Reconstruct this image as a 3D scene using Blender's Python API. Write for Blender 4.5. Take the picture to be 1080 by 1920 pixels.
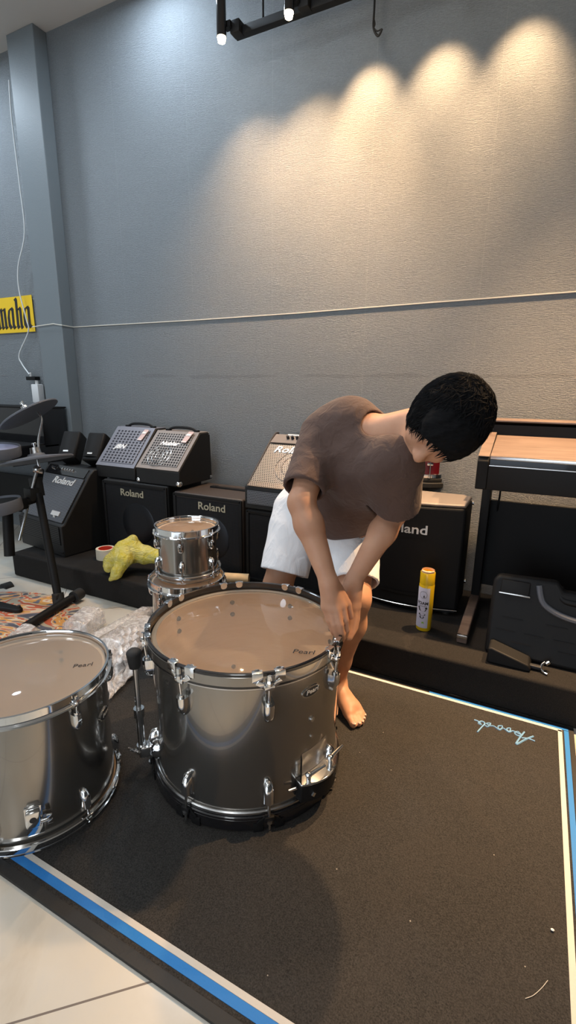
import bpy, bmesh, math, random
import numpy as np
from mathutils import Vector, Matrix
random.seed(7); rng = np.random.default_rng(7)
SC = bpy.context.scene
COL = SC.collection
for o in list(bpy.data.objects): bpy.data.objects.remove(o)
PI = math.pi
rad = math.radians

# ------------------------------------------------------------ camera
cam_d = bpy.data.cameras.new('camera'); cam = bpy.data.objects.new('camera', cam_d); COL.objects.link(cam)
cam_d.sensor_fit = 'VERTICAL'; cam_d.sensor_height = 36.0; cam_d.lens = 36.0 * 910.0 / 1920.0
cam_d.clip_start = 0.05; cam_d.clip_end = 60
PITCH, ROLL, YAW = 0.24972, -0.010843, 0.467252
fw = Vector((-math.sin(YAW) * math.cos(PITCH), math.cos(YAW) * math.cos(PITCH), -math.sin(PITCH)))
rt = Vector((math.cos(YAW), math.sin(YAW), 0)); dn = -(rt.cross(fw))
r2 = rt * math.cos(ROLL) + dn * math.sin(ROLL); d2 = -rt * math.sin(ROLL) + dn * math.cos(ROLL)
cm = Matrix((r2, -d2, -fw)).transposed().to_4x4(); cm.translation = Vector((0, 0, 1.15))
cam.matrix_world = cm
SC.camera = cam

# ------------------------------------------------------------ world, exposure, room lights
SC.view_settings.view_transform = 'Standard'; SC.view_settings.look = 'None'
SC.view_settings.gamma = 1; SC.view_settings.use_curve_mapping = False
SC.view_settings.exposure = 0.12
W = bpy.data.worlds.new('world'); SC.world = W; W.use_nodes = True
W.node_tree.nodes['Background'].inputs[0].default_value = (0.62, 0.76, 1.0, 1)
W.node_tree.nodes['Background'].inputs[1].default_value = 0.5

def area(name, loc, size, power, color, aim=(0, 0, -1), shape='RECTANGLE', spread=180):
    l = bpy.data.lights.new(name, 'AREA'); l.shape = shape; l.size = size[0]
    if shape in ('RECTANGLE', 'ELLIPSE'): l.size_y = size[1]
    l.energy = power; l.color = color; l.spread = rad(spread)
    o = bpy.data.objects.new(name, l); COL.objects.link(o); o.location = loc
    o.rotation_euler = Vector(aim).to_track_quat('-Z', 'Y').to_euler()
    return o
NEUTRAL = (0.93, 0.975, 1.0); COOL = (0.72, 0.86, 1.0); WARM = (1.0, 0.64, 0.34)
# ceiling panels of the shop behind the camera
for (x, y) in ((-2.6, -0.9), (0.0, -0.9), (-2.6, -2.6), (0.0, -2.6)):
    area('ceiling_panel_light', (x, y, 3.185), (0.6, 0.6), 9, NEUTRAL)
area('ceiling_panel_light', (-1.3, 0.75, 3.185), (0.6, 0.6), 17, NEUTRAL)
area('ceiling_panel_light', (-3.7, 0.9, 3.185), (0.6, 0.6), 26, COOL)
# cool downlights close to the wall
for (x, y, e) in ((-2.0, 2.22, 12), (-3.75, 2.1, 14)):
    area('downlight', (x, y, 3.19), (0.16, 0.16), e, COOL, shape='DISK')
# daylight through the shop front behind the camera
area('shop_front_daylight', (-1.2, -3.95, 1.35), (3.4, 2.3), 62, (0.82, 0.91, 1.0), aim=(0, 1, 0))

# ------------------------------------------------------------ mesh helpers
class MB:
    def __init__(s): s.v = []; s.f = []; s.sm = []; s.uv = {}
    def add(s, vs, fs, smooth=True, uvs=None):
        b = len(s.v); s.v += [tuple(map(float, p)) for p in vs]
        for f in fs:
            if uvs is not None: s.uv[len(s.f)] = [uvs[i] for i in f]
            s.f.append(tuple(b + i for i in f)); s.sm.append(smooth)
        return s
    def box(s, c, d, rot=None, bev=0.0):
        hx, hy, hz = d[0] / 2, d[1] / 2, d[2] / 2
        if bev > 0:
            bm = bmesh.new(); bmesh.ops.create_cube(bm, size=1.0)
            bmesh.ops.scale(bm, vec=Vector(d), verts=bm.verts)
            bmesh.ops.bevel(bm, geom=list(bm.edges), offset=min(bev, min(hx, hy, hz) * .95), segments=2, affect='EDGES', profile=.6)
            vs = [v.co.copy() for v in bm.verts]; bm.verts.index_update(); fs = [tuple(v.index for v in f.verts) for f in bm.faces]; bm.free()
        else:
            vs = [Vector((x, y, z)) for x in (-hx, hx) for y in (-hy, hy) for z in (-hz, hz)]
            fs = [(0, 1, 3, 2), (4, 6, 7, 5), (0, 4, 5, 1), (2, 3, 7, 6), (0, 2, 6, 4), (1, 5, 7, 3)]
        R = rot if rot is not None else Matrix.Identity(3)
        return s.add([R @ Vector(v) + Vector(c) for v in vs], fs, smooth=bev > 0)
    def cyl(s, a, b, r0, r1=None, seg=16, caps=True):
        r1 = r0 if r1 is None else r1
        a = Vector(a); b = Vector(b); ax = (b - a).normalized(); u = ax.orthogonal().normalized(); w = ax.cross(u)
        vs = []
        for p, r in ((a, r0), (b, r1)):
            for i in range(seg):
                t = 2 * PI * i / seg; vs.append(p + (u * math.cos(t) + w * math.sin(t)) * r)
        fs = [(i, (i + 1) % seg, seg + (i + 1) % seg, seg + i) for i in range(seg)]
        s.add(vs, fs)
        if caps: s.add(vs, [tuple(range(seg))[::-1], tuple(range(seg, 2 * seg))], smooth=False)
        return s
    def lathe(s, prof, seg=48, c=(0, 0, 0), M=None, a0=0.0, a1=2 * PI, close=False):
        full = abs(a1 - a0 - 2 * PI) < 1e-6; n = seg if full else seg + 1
        vs = []
        for r, z in prof:
            for i in range(n):
                t = a0 + (a1 - a0) * i / seg
                p = Vector((r * math.cos(t), r * math.sin(t), z))
                if M is not None: p = M @ p
                vs.append(p + Vector(c))
        fs = []; m = len(prof)
        for j in range(m if close else m - 1):
            k = (j + 1) % m
            for i in range(seg):
                i2 = (i + 1) % n
                fs.append((j * n + i, j * n + i2, k * n + i2, k * n + i))
        s.add(vs, fs)
        if close and not full:
            s.add(vs, [tuple(j * n for j in range(m)), tuple(j * n + seg for j in range(m))[::-1]], smooth=False)
        return s
    def tube(s, pts, r, seg=8, sub=6, closed=False):
        P = [Vector(p) for p in pts]
        if sub > 1 and len(P) > 2:
            Q = []
            for i in range(len(P) - 1):
                p0 = P[max(i - 1, 0)]; p1 = P[i]; p2 = P[i + 1]; p3 = P[min(i + 2, len(P) - 1)]
                for k in range(sub):
                    t = k / sub
                    Q.append(.5 * ((2 * p1) + (p2 - p0) * t + (2 * p0 - 5 * p1 + 4 * p2 - p3) * t * t + (3 * p1 - p0 - 3 * p2 + p3) * t ** 3))
            Q.append(P[-1]); P = Q
        n = len(P); vs = []; u = None
        for i in range(n):
            t = (P[min(i + 1, n - 1)] - P[max(i - 1, 0)]).normalized()
            if u is None: u = t.orthogonal().normalized()
            u = (u - t * u.dot(t)).normalized(); w = t.cross(u)
            rr = r(i / (n - 1)) if callable(r) else r
            for k in range(seg):
                a = 2 * PI * k / seg; vs.append(P[i] + (u * math.cos(a) + w * math.sin(a)) * rr)
        fs = [(i * seg + k, i * seg + (k + 1) % seg, (i + 1) * seg + (k + 1) % seg, (i + 1) * seg + k) for i in range(n - 1) for k in range(seg)]
        s.add(vs, fs); s.add(vs, [tuple(range(seg))[::-1], tuple(range((n - 1) * seg, n * seg))], smooth=False)
        return s
    def prism(s, poly, x0, x1, axis='x'):
        n = len(poly)
        def P(p, t):
            if axis == 'x': return (t, p[0], p[1])
            if axis == 'y': return (p[0], t, p[1])
            return (p[0], p[1], t)
        vs = [P(p, x0) for p in poly] + [P(p, x1) for p in poly]
        fs = [(i, (i + 1) % n, n + (i + 1) % n, n + i) for i in range(n)] + [tuple(range(n))[::-1], tuple(range(n, 2 * n))]
        return s.add(vs, fs, smooth=False)
    def slab(s, o, u, v, w, h, t):
        # thin plate: corner o, unit directions u, v, size w x h, thickness t along u x v; uv in metres
        o = Vector(o); u = Vector(u).normalized(); v = Vector(v).normalized(); n = u.cross(v)
        c = [o, o + u * w, o + u * w + v * h, o + v * h]; vs = c + [p + n * t for p in c]
        uv = [(0, 0), (w, 0), (w, h), (0, h)] * 2
        return s.add(vs, [(3, 2, 1, 0), (4, 5, 6, 7), (0, 1, 5, 4), (1, 2, 6, 5), (2, 3, 7, 6), (3, 0, 4, 7)], smooth=False, uvs=uv)
    def ell(s, c, r, seg=24, rings=12, R=None):
        vs = []; fs = []
        for j in range(rings + 1):
            ph = PI * j / rings
            for i in range(seg):
                t = 2 * PI * i / seg
                p = Vector((r[0] * math.sin(ph) * math.cos(t), r[1] * math.sin(ph) * math.sin(t), r[2] * math.cos(ph)))
                if R is not None: p = R @ p
                vs.append(p + Vector(c))
        for j in range(rings):
            for i in range(seg): fs.append((j * seg + i, (j + 1) * seg + i, (j + 1) * seg + (i + 1) % seg, j * seg + (i + 1) % seg))
        return s.add(vs, fs)
    def build(s, name, m, parent=None, bevel=0.0, sharp=40, seg=2):
        me = bpy.data.meshes.new(name); me.from_pydata(s.v, [], s.f); 
        if s.uv:
            L = me.uv_layers.new(name='uv')
            for fi, u in s.uv.items():
                p = me.polygons[fi]
                for k, li in enumerate(p.loop_indices): L.data[li].uv = u[k]
        me.polygons.foreach_set('use_smooth', s.sm)
        bm = bmesh.new(); bm.from_mesh(me); bmesh.ops.remove_doubles(bm, verts=bm.verts, dist=1e-6)
        bmesh.ops.recalc_face_normals(bm, faces=bm.faces); bm.to_mesh(me); bm.free()
        me.set_sharp_from_angle(angle=rad(sharp))
        o = bpy.data.objects.new(name, me); COL.objects.link(o)
        me.materials.append(m)
        if parent: o.parent = parent
        if bevel > 0:
            b = o.modifiers.new('bevel', 'BEVEL'); b.width = bevel; b.segments = seg; b.limit_method = 'ANGLE'; b.angle_limit = rad(35); b.harden_normals = False
        return o

def thing(name, label, cat, loc=(0, 0, 0), rz=0.0, group=None, rot=None):
    o = bpy.data.objects.new(name, None); COL.objects.link(o); o.empty_display_size = .05
    o.location = loc; o.rotation_euler = rot if rot is not None else (0, 0, rz)
    o['label'] = label; o['category'] = cat
    if group: o['group'] = group
    return o
def tag(o, label, cat, group=None, kind=None):
    o['label'] = label; o['category'] = cat
    if group: o['group'] = group
    if kind: o['kind'] = kind
    return o
def struct(o): o['kind'] = 'structure'; return o

_tc = {}
def text_geo(txt, size, shear=0.0, sx=1.0, ext=0.0008, spacing=1.0, bold=0.0):
    cu = bpy.data.curves.new('t', 'FONT'); cu.body = txt; cu.size = size; cu.shear = shear; cu.extrude = ext
    cu.space_character = spacing; cu.offset = bold; cu.resolution_u = 3; cu.align_x = 'CENTER'; cu.align_y = 'CENTER'
    ob = bpy.data.objects.new('t', cu); COL.objects.link(ob)
    dg = bpy.context.evaluated_depsgraph_get(); dg.update()
    me = bpy.data.meshes.new_from_object(ob.evaluated_get(dg))
    vs = [(v.co.x * sx, v.co.y, v.co.z) for v in me.vertices]; fs = [tuple(p.vertices) for p in me.polygons]
    bpy.data.objects.remove(ob); bpy.data.curves.remove(cu); bpy.data.meshes.remove(me)
    return vs, fs
def put_text(mb, txt, o, u, v, size, **k):
    o = Vector(o); u = Vector(u).normalized(); v = Vector(v).normalized(); n = u.cross(v)
    vs, fs = text_geo(txt, size, **k)
    return mb.add([o + u * p[0] + v * p[1] + n * p[2] for p in vs], fs, smooth=False)

# ------------------------------------------------------------ smooth signed-distance modelling
class SDF:
    def __init__(s, lo, hi, h):
        s.lo = np.array(lo, np.float32); s.h = h
        s.n = np.ceil((np.array(hi) - np.array(lo)) / h).astype(int) + 1
        s.F = np.full(s.n, 0.3, np.float32)
    def _sub(s, lo, hi):
        a = np.clip(np.floor((np.array(lo) - s.lo) / s.h).astype(int), 0, s.n - 1)
        b = np.clip(np.ceil((np.array(hi) - s.lo) / s.h).astype(int) + 1, 1, s.n)
        sl = tuple(slice(int(i), int(j)) for i, j in zip(a, b))
        ax = [s.lo[i] + s.h * np.arange(a[i], b[i], dtype=np.float32) for i in range(3)]
        return sl, ax[0][:, None, None], ax[1][None, :, None], ax[2][None, None, :]
    def _mix(s, sl, d, k, op):
        a = s.F[sl]
        if op == 'add':
            if k > 0:
                h = np.clip(.5 + .5 * (a - d) / k, 0, 1); r = a + (d - a) * h - k * h * (1 - h)
            else: r = np.minimum(a, d)
        else:
            if k > 0:
                h = np.clip(.5 - .5 * (a + d) / k, 0, 1); r = a + (-d - a) * h + k * h * (1 - h)
            else: r = np.maximum(a, -d)
        s.F[sl] = r
    def cap(s, a, b, ra, rb=None, k=.02, op='add', flat=None):
        rb = ra if rb is None else rb
        a = np.array(a, float); b = np.array(b, float); m = max(ra, rb) + k + 3 * s.h
        sl, X, Y, Z = s._sub(np.minimum(a, b) - m, np.maximum(a, b) + m)
        d = b - a; L2 = float(d @ d) + 1e-12
        px, py, pz = X - a[0], Y - a[1], Z - a[2]
        t = np.clip((px * d[0] + py * d[1] + pz * d[2]) / L2, 0, 1)
        q = (px - t * d[0]) ** 2 + (py - t * d[1]) ** 2 + (pz - t * d[2]) ** 2
        if flat is not None:      # squash along a direction
            n, f = np.array(flat[0], float), flat[1]; n = n / np.linalg.norm(n)
            w = (px - t * d[0]) * n[0] + (py - t * d[1]) * n[1] + (pz - t * d[2]) * n[2]
            q = q + w * w * (f * f - 1)
        s._mix(sl, np.sqrt(q) - (ra + (rb - ra) * t), k, op)
    def chain(s, pts, rs, k=.02, flat=None):
        for i in range(len(pts) - 1): s.cap(pts[i], pts[i + 1], rs[i], rs[i + 1], k=k, flat=flat)
    def ell(s, c, R, r, k=.02, op='add'):
        c = np.array(c, float); R = np.array(R, float); r = np.array(r, float); m = r.max() + k + 3 * s.h
        sl, X, Y, Z = s._sub(c - m, c + m)
        px, py, pz = X - c[0], Y - c[1], Z - c[2]
        l = [R[0, i] * px + R[1, i] * py + R[2, i] * pz for i in range(3)]
        k0 = np.sqrt(sum((l[i] / r[i]) ** 2 for i in range(3))) + 1e-9
        k1 = np.sqrt(sum((l[i] / r[i] ** 2) ** 2 for i in range(3))) + 1e-9
        s._mix(sl, k0 * (k0 - 1) / k1, k, op)
    def half(s, p, n, k=0.0, lo=None, hi=None):   # cut away the side n points to
        n = np.array(n, float); n /= np.linalg.norm(n)
        sl, X, Y, Z = s._sub(s.lo if lo is None else lo, s.lo + s.h * s.n if hi is None else hi)
        d = (X - p[0]) * n[0] + (Y - p[1]) * n[1] + (Z - p[2]) * n[2]
        s.F[sl] = np.maximum(s.F[sl], d)
    def grid(s):
        return np.meshgrid(*[s.lo[i] + s.h * np.arange(s.n[i], dtype=np.float32) for i in range(3)], indexing='ij')
    def mesh(s, name, m, parent=None, smooth=1):
        F = s.F.copy(); F[0] = F[-1] = 1; F[:, 0] = F[:, -1] = 1; F[:, :, 0] = F[:, :, -1] = 1
        S = F < 0; n = F.shape
        cnt = np.zeros([i - 1 for i in n], np.int8)
        for dx in (0, 1):
            for dy in (0, 1):
                for dz in (0, 1): cnt += S[dx:n[0] - 1 + dx, dy:n[1] - 1 + dy, dz:n[2] - 1 + dz]
        act = (cnt > 0) & (cnt < 8); I = np.argwhere(act)
        idm = np.full(act.shape, -1, np.int32); idm[act] = np.arange(len(I))
        acc = np.zeros((len(I), 3)); c = np.zeros(len(I))
        for ax in range(3):
            o1, o2 = [i for i in range(3) if i != ax]
            for p in (0, 1):
                for q in (0, 1):
                    A = I.copy(); A[:, o1] += p; A[:, o2] += q; B = A.copy(); B[:, ax] += 1
                    fa = F[tuple(A.T)]; fb = F[tuple(B.T)]; mk = (fa < 0) != (fb < 0)
                    t = np.where(mk, fa / np.where(mk, fa - fb, 1), 0)
                    P = A.astype(float); P[:, ax] += t; acc[mk] += P[mk]; c[mk] += 1
        V = s.lo + (acc / c[:, None]) * s.h
        Q = []
        for ax in range(3):
            o1, o2 = [(1, 2), (2, 0), (0, 1)][ax]
            sa = [slice(None)] * 3; sb = [slice(None)] * 3; sa[ax] = slice(0, -1); sb[ax] = slice(1, None)
            E = np.argwhere(S[tuple(sa)] != S[tuple(sb)])
            ok = (E[:, o1] > 0) & (E[:, o2] > 0) & (E[:, o1] < n[o1] - 1) & (E[:, o2] < n[o2] - 1); E = E[ok]
            ins = S[tuple(E.T)]
            def cell(a, b):
                K = E.copy(); K[:, o1] -= a; K[:, o2] -= b; return idm[tuple(K.T)]
            q = np.stack([cell(1, 1), cell(0, 1), cell(0, 0), cell(1, 0)], 1)
            q[~ins] = q[~ins][:, ::-1]; Q.append(q)
        Q = np.concatenate(Q); Q = Q[(Q >= 0).all(1)]
        for _ in range(smooth):      # light laplacian smoothing
            s1 = np.zeros_like(V); w = np.zeros(len(V))
            for i in range(4):
                a, b = Q[:, i], Q[:, (i + 1) % 4]
                np.add.at(s1, a, V[b]); np.add.at(w, a, 1)
            V = .5 * V + .5 * s1 / np.maximum(w, 1)[:, None]
        me = bpy.data.meshes.new(name)
        me.vertices.add(len(V)); me.vertices.foreach_set('co', V.astype(np.float32).ravel())
        me.loops.add(len(Q) * 4); me.loops.foreach_set('vertex_index', Q.astype(np.int32).ravel())
        me.polygons.add(len(Q)); me.polygons.foreach_set('loop_start', np.arange(0, len(Q) * 4, 4, dtype=np.int32))
        me.polygons.foreach_set('use_smooth', np.ones(len(Q), bool))
        me.update(calc_edges=True); me.validate()
        o = bpy.data.objects.new(name, me); COL.objects.link(o); me.materials.append(m)
        if parent: o.parent = parent
        return o

def creases(X, Y, Z, freqs, amp, seed):
    g = np.random.default_rng(seed); s = 0
    for f in freqs:
        d = g.standard_normal(3); d /= np.linalg.norm(d); e = g.standard_normal(3); e /= np.linalg.norm(e)
        w = X * e[0] + Y * e[1] + Z * e[2]
        s = s + (np.abs(np.sin((X * d[0] + Y * d[1] + Z * d[2]) * f + 2.2 * np.sin(w * f * .37 + g.random() * 6) + g.random() * 6)) - .6) * (freqs[0] / f)
    return amp * s
# ------------------------------------------------------------ materials
class N:
    def __init__(s, name):
        s.m = bpy.data.materials.new(name); s.m.use_nodes = True; s.t = s.m.node_tree; s.p = s.t.nodes['Principled BSDF']
        s.out = s.t.nodes['Material Output']
    def n(s, typ, **k):
        x = s.t.nodes.new(typ)
        for a, b in k.items(): setattr(x, a, b)
        return x
    def l(s, a, b): s.t.links.new(a, b)
    def math(s, op, a, b=None, c=None, clamp=False):
        x = s.n('ShaderNodeMath', operation=op); x.use_clamp = clamp
        for i, v in enumerate((a, b, c)):
            if v is None: continue
            if isinstance(v, (int, float)): x.inputs[i].default_value = v
            else: s.l(v, x.inputs[i])
        return x.outputs[0]
    def co(s, kind='Object', scale=None, rot=None):
        c = s.n('ShaderNodeTexCoord').outputs[kind]
        if scale is not None or rot is not None:
            mp = s.n('ShaderNodeMapping'); s.l(c, mp.inputs[0])
            if scale is not None: mp.inputs['Scale'].default_value = scale
            if rot is not None: mp.inputs['Rotation'].default_value = rot
            c = mp.outputs[0]
        return c
    def noise(s, co, scale, detail=3, rough=.5, dist=0.0):
        x = s.n('ShaderNodeTexNoise'); x.inputs['Scale'].default_value = scale; x.inputs['Detail'].default_value = detail
        x.inputs['Roughness'].default_value = rough; x.inputs['Distortion'].default_value = dist
        s.l(co, x.inputs['Vector']); return x.outputs['Fac']
    def ramp(s, fac, stops, interp='LINEAR'):
        x = s.n('ShaderNodeValToRGB'); e = x.color_ramp.elements; x.color_ramp.interpolation = interp
        while len(e) < len(stops): e.new(.5)
        for i, (p, c) in enumerate(stops):
            e[i].position = p; e[i].color = (c[0], c[1], c[2], 1) if hasattr(c, '__len__') else (c, c, c, 1)
        s.l(fac, x.inputs[0]); return x.outputs[0]
    def mix(s, fac, a, b):
        x = s.n('ShaderNodeMix', data_type='RGBA')
        for i, v in ((0, fac), (6, a), (7, b)):
            if isinstance(v, (int, float)): x.inputs[i].default_value = v
            elif isinstance(v, tuple): x.inputs[i].default_value = (v[0], v[1], v[2], 1)
            else: s.l(v, x.inputs[i])
        return x.outputs[2]
    def bump(s, h, strength, dist=.002, prev=None):
        x = s.n('ShaderNodeBump'); x.inputs['Strength'].default_value = strength; x.inputs['Distance'].default_value = dist
        s.l(h, x.inputs['Height'])
        if prev is not None: s.l(prev, x.inputs['Normal'])
        s.l(x.outputs[0], s.p.inputs['Normal']); return x.outputs[0]
    def set(s, **k):
        for a, b in k.items():
            i = s.p.inputs[a.replace('_', ' ')]
            if isinstance(b, (int, float)): i.default_value = b
            elif isinstance(b, tuple): i.default_value = (b[0], b[1], b[2], 1)
            else: s.l(b, i)
        return s
def plain(name, c, rough=.5, metal=0.0, coat=0.0, bump=None, spec=.5, var=0.0, vscale=20):
    n = N(name); n.set(Roughness=rough, Metallic=metal, Coat_Weight=coat, Coat_Roughness=.05, Specular_IOR_Level=spec)
    if var > 0:
        f = n.noise(n.co(), vscale, 4); k = n.ramp(f, [(.3, tuple(x * (1 - var) for x in c)), (.7, tuple(min(1, x * (1 + var)) for x in c))]); n.set(Base_Color=k)
    else: n.set(Base_Color=c)
    if bump: n.bump(n.noise(n.co(), bump[0], 4), bump[1], bump[2] if len(bump) > 2 else .002)
    return n.m

M = {}
M['chrome'] = plain('chrome', (.86, .87, .88), .09, 1.0)
M['steel'] = plain('brushed_steel', (.62, .62, .62), .25, 1.0)
M['black_wood'] = plain('black_lacquer', (.012, .011, .012), .22, 0, .6)
M['black_plastic'] = plain('black_plastic', (.006, .006, .0065), .58, spec=.3, bump=(260, .12, .001))
M['black_gloss'] = plain('black_gloss', (.006, .006, .007), .12, 0, .8)
M['black_tolex'] = plain('black_vinyl', (.006, .0056, .0056), .6, bump=(500, .35, .001))
M['brown_tolex'] = plain('worn_dark_vinyl', (.055, .042, .036), .55, bump=(500, .35, .001))
M['grey_frame'] = plain('grey_painted_metal', (.20, .20, .23), .45, .3)
M['taupe_frame'] = plain('taupe_painted_metal', (.25, .21, .185), .5, .2)
M['rubber'] = plain('rubber', (.018, .017, .016), .7)
M['pad_rubber'] = plain('grey_pad_rubber', (.11, .118, .138), .55, bump=(300, .1, .001))
M['pad_mesh'] = plain('pale_blue_mesh_head', (.24, .25, .36), .5)
M['dark_trim'] = plain('dark_trim', (.008, .0075, .0075), .6, spec=.25)
M['white_plastic'] = plain('white_plastic', (.78, .78, .78), .35)
M['silver_text'] = plain('silver_lettering', (.75, .74, .72), .35, .35)
M['gold_text'] = plain('pale_gold_lettering', (.50, .45, .33), .4, .3)
M['white_text'] = plain('white_lettering', (.9, .9, .9), .4)
M['tag_paper'] = plain('price_tag_paper', (.62, .46, .44), .6)
M['tag_white'] = plain('white_paper', (.85, .83, .80), .6)
M['ink'] = plain('dark_ink', (.02, .02, .022), .5)
M['wire_white'] = plain('white_cable', (.70, .72, .72), .4)
M['bulb'] = N('lamp_lens').set(Base_Color=(1., .9, .7), Emission_Color=(1.0, .80, .52), Emission_Strength=30.0).m
M['cardboard'] = plain('kraft_cardboard', (.58, .42, .24), .8, var=.12)
M['tape_cream'] = plain('cream_tape', (.74, .66, .52), .45)
M['tape_red'] = plain('red_core', (.75, .06, .03), .5)
M['red_shell'] = plain('red_lacquer', (.16, .008, .014), .15, .2, 1.0)
M['yellow_can'] = plain('yellow_plastic', (.80, .52, .012), .32)
M['label_lilac'] = plain('pale_lilac_label', (.66, .66, .80), .4)
M['green'] = plain('green_print', (.30, .55, .08), .5)

n = N('maple_ply'); f = n.noise(n.co(scale=(3, 3, 30)), 4, 5, .6)
n.set(Base_Color=n.ramp(f, [(.3, (.88, .64, .41)), (.7, (.93, .71, .48))]), Roughness=.45); M['maple'] = n.m

n = N('smoked_silver_wrap'); n.set(Base_Color=(.32, .302, .275), Metallic=.9, Roughness=.19, Coat_Weight=1.0, Coat_Roughness=.02); M['shell'] = n.m

def film(name, white, tint):
    n = N(name); t = n.t; t.nodes.remove(n.p)
    tr = n.n('ShaderNodeBsdfTransparent'); tr.inputs[0].default_value = (.985, .98, .97, 1)
    df = n.n('ShaderNodeBsdfDiffuse'); df.inputs[0].default_value = (*tint, 1)
    tl = n.n('ShaderNodeBsdfTranslucent'); tl.inputs[0].default_value = (*tint, 1)
    gl = n.n('ShaderNodeBsdfGlossy'); gl.inputs['Roughness'].default_value = .03
    a = n.n('ShaderNodeMixShader'); a.inputs[0].default_value = .5; n.l(df.outputs[0], a.inputs[1]); n.l(tl.outputs[0], a.inputs[2])
    b = n.n('ShaderNodeMixShader'); n.l(tr.outputs[0], b.inputs[1]); n.l(a.outputs[0], b.inputs[2])
    b.inputs[0].default_value = white
    fr = n.n('ShaderNodeFresnel'); fr.inputs[0].default_value = 1.36
    c = n.n('ShaderNodeMixShader'); n.l(fr.outputs[0], c.inputs[0]); n.l(b.outputs[0], c.inputs[1]); n.l(gl.outputs[0], c.inputs[2])
    n.l(c.outputs[0], n.out.inputs[0]); return n.m
M['clear_head'] = film('clear_drumhead', .24, (.98, .86, .72))
M['hazy_head'] = film('hazy_drumhead', .48, (.86, .80, .71))
M['white_head'] = film('coated_white_drumhead', .9, (.85, .83, .78))

def grille(name, metal_c, hole_c, px, py, hx, hy, stagger=True, rough=.4, metal=.6):
    # punched sheet: holes of size hx,hy (fraction of pitch) at pitch px,py in metres
    n = N(name); uv = n.co('UV'); sp = n.n('ShaderNodeSeparateXYZ'); n.l(uv, sp.inputs[0])
    u = n.math('DIVIDE', sp.outputs[0], px); v = n.math('DIVIDE', sp.outputs[1], py)
    if stagger:
        row = n.math('FLOOR', v); off = n.math('MULTIPLY', n.math('MODULO', row, 2.0), .5); u = n.math('ADD', u, off)
    fu = n.math('ABSOLUTE', n.math('SUBTRACT', n.math('FRACT', u), .5)); fv = n.math('ABSOLUTE', n.math('SUBTRACT', n.math('FRACT', v), .5))
    a = n.math('LESS_THAN', fu, hx / 2); b = n.math('LESS_THAN', fv, hy / 2); hole = n.math('MULTIPLY', a, b)
    n.set(Base_Color=n.mix(hole, metal_c, hole_c), Roughness=n.math('ADD', n.math('MULTIPLY', hole, .5), rough), Metallic=n.math('MULTIPLY', n.math('SUBTRACT', 1.0, hole), metal))
    n.bump(hole, -.6, .002); return n.m
M['grille_black'] = grille('black_punched_grille', (.26, .27, .30), (.004, .004, .005), .008, .0085, .62, .6, metal=.8)
M['grille_dark'] = grille('dark_cabinet_grille', (.018, .019, .023), (.002, .002, .003), .009, .009, .7, .7, stagger=False)
M['grille_tan'] = grille('brass_punched_grille', (.42, .33, .25), (.02, .014, .01), .011, .011, .58, .58, metal=.7)
M['grille_grey'] = grille('grey_slotted_grille', (.20, .20, .23), (.02, .022, .03), .028, .0205, .56, .62, stagger=False, metal=.2)
M['grille_slot'] = grille('dark_slotted_grille', (.22, .19, .17), (.006, .006, .007), .0185, .0185, .62, .66, stagger=False, metal=.3)
M['louvre'] = grille('black_louvre', (.02, .02, .022), (.004, .004, .004), 9.0, .012, 1.0, .45, stagger=False)

# felt wall covering: fine horizontal ribs with faint vertical seams
n = N('grey_felt_wall'); co = n.co(); sp = n.n('ShaderNodeSeparateXYZ'); n.l(co, sp.inputs[0])
rib = n.noise(n.co(scale=(66, 66, 360)), 1.0, 4, .65); grain = n.noise(co, 230, 3, .7)
h = n.math('ADD', n.math('MULTIPLY', rib, .75), n.math('MULTIPLY', grain, .35))
sx = n.math('ABSOLUTE', n.math('SUBTRACT', n.math('FRACT', n.math('DIVIDE', n.math('ADD', sp.outputs[0], 2.445 + 5.35 + .2675), .535)), .5))
seam = n.math('LESS_THAN', sx, .003)
c0 = n.ramp(h, [(.3, (.135, .152, .165)), (.75, (.245, .268, .285))])
pn = n.noise(n.co(scale=(1.87, .001, .15)), 1.0, 1); c0 = n.mix(n.math('MULTIPLY', pn, .16), c0, (.30, .325, .34))
zz = n.math('ABSOLUTE', n.math('SUBTRACT', sp.outputs[2], 1.215)); sm = n.math('LESS_THAN', n.math('ADD', zz, n.math('MULTIPLY', n.noise(n.co(scale=(3, 3, 8)), 1.5, 3), .06)), .034)
c0 = n.mix(n.math('MULTIPLY', sm, .35), c0, (.11, .11, .115))
n.set(Base_Color=n.mix(n.math('MULTIPLY', seam, .16), c0, (.45, .45, .44)), Roughness=.40, Specular_IOR_Level=.9)
b1 = n.bump(h, 1.0, .009); M['wall'] = n.m
M['column'] = plain('grey_painted_felt', (.175, .20, .215), .55, bump=(220, .4, .002))
M['ceiling'] = plain('white_ceiling', (.56, .53, .50), .8)
M['room_wall'] = plain('pale_room_wall', (.50, .49, .47), .7)
M['room_dark'] = plain('grey_room_wall', (.07, .07, .072), .7)

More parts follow.
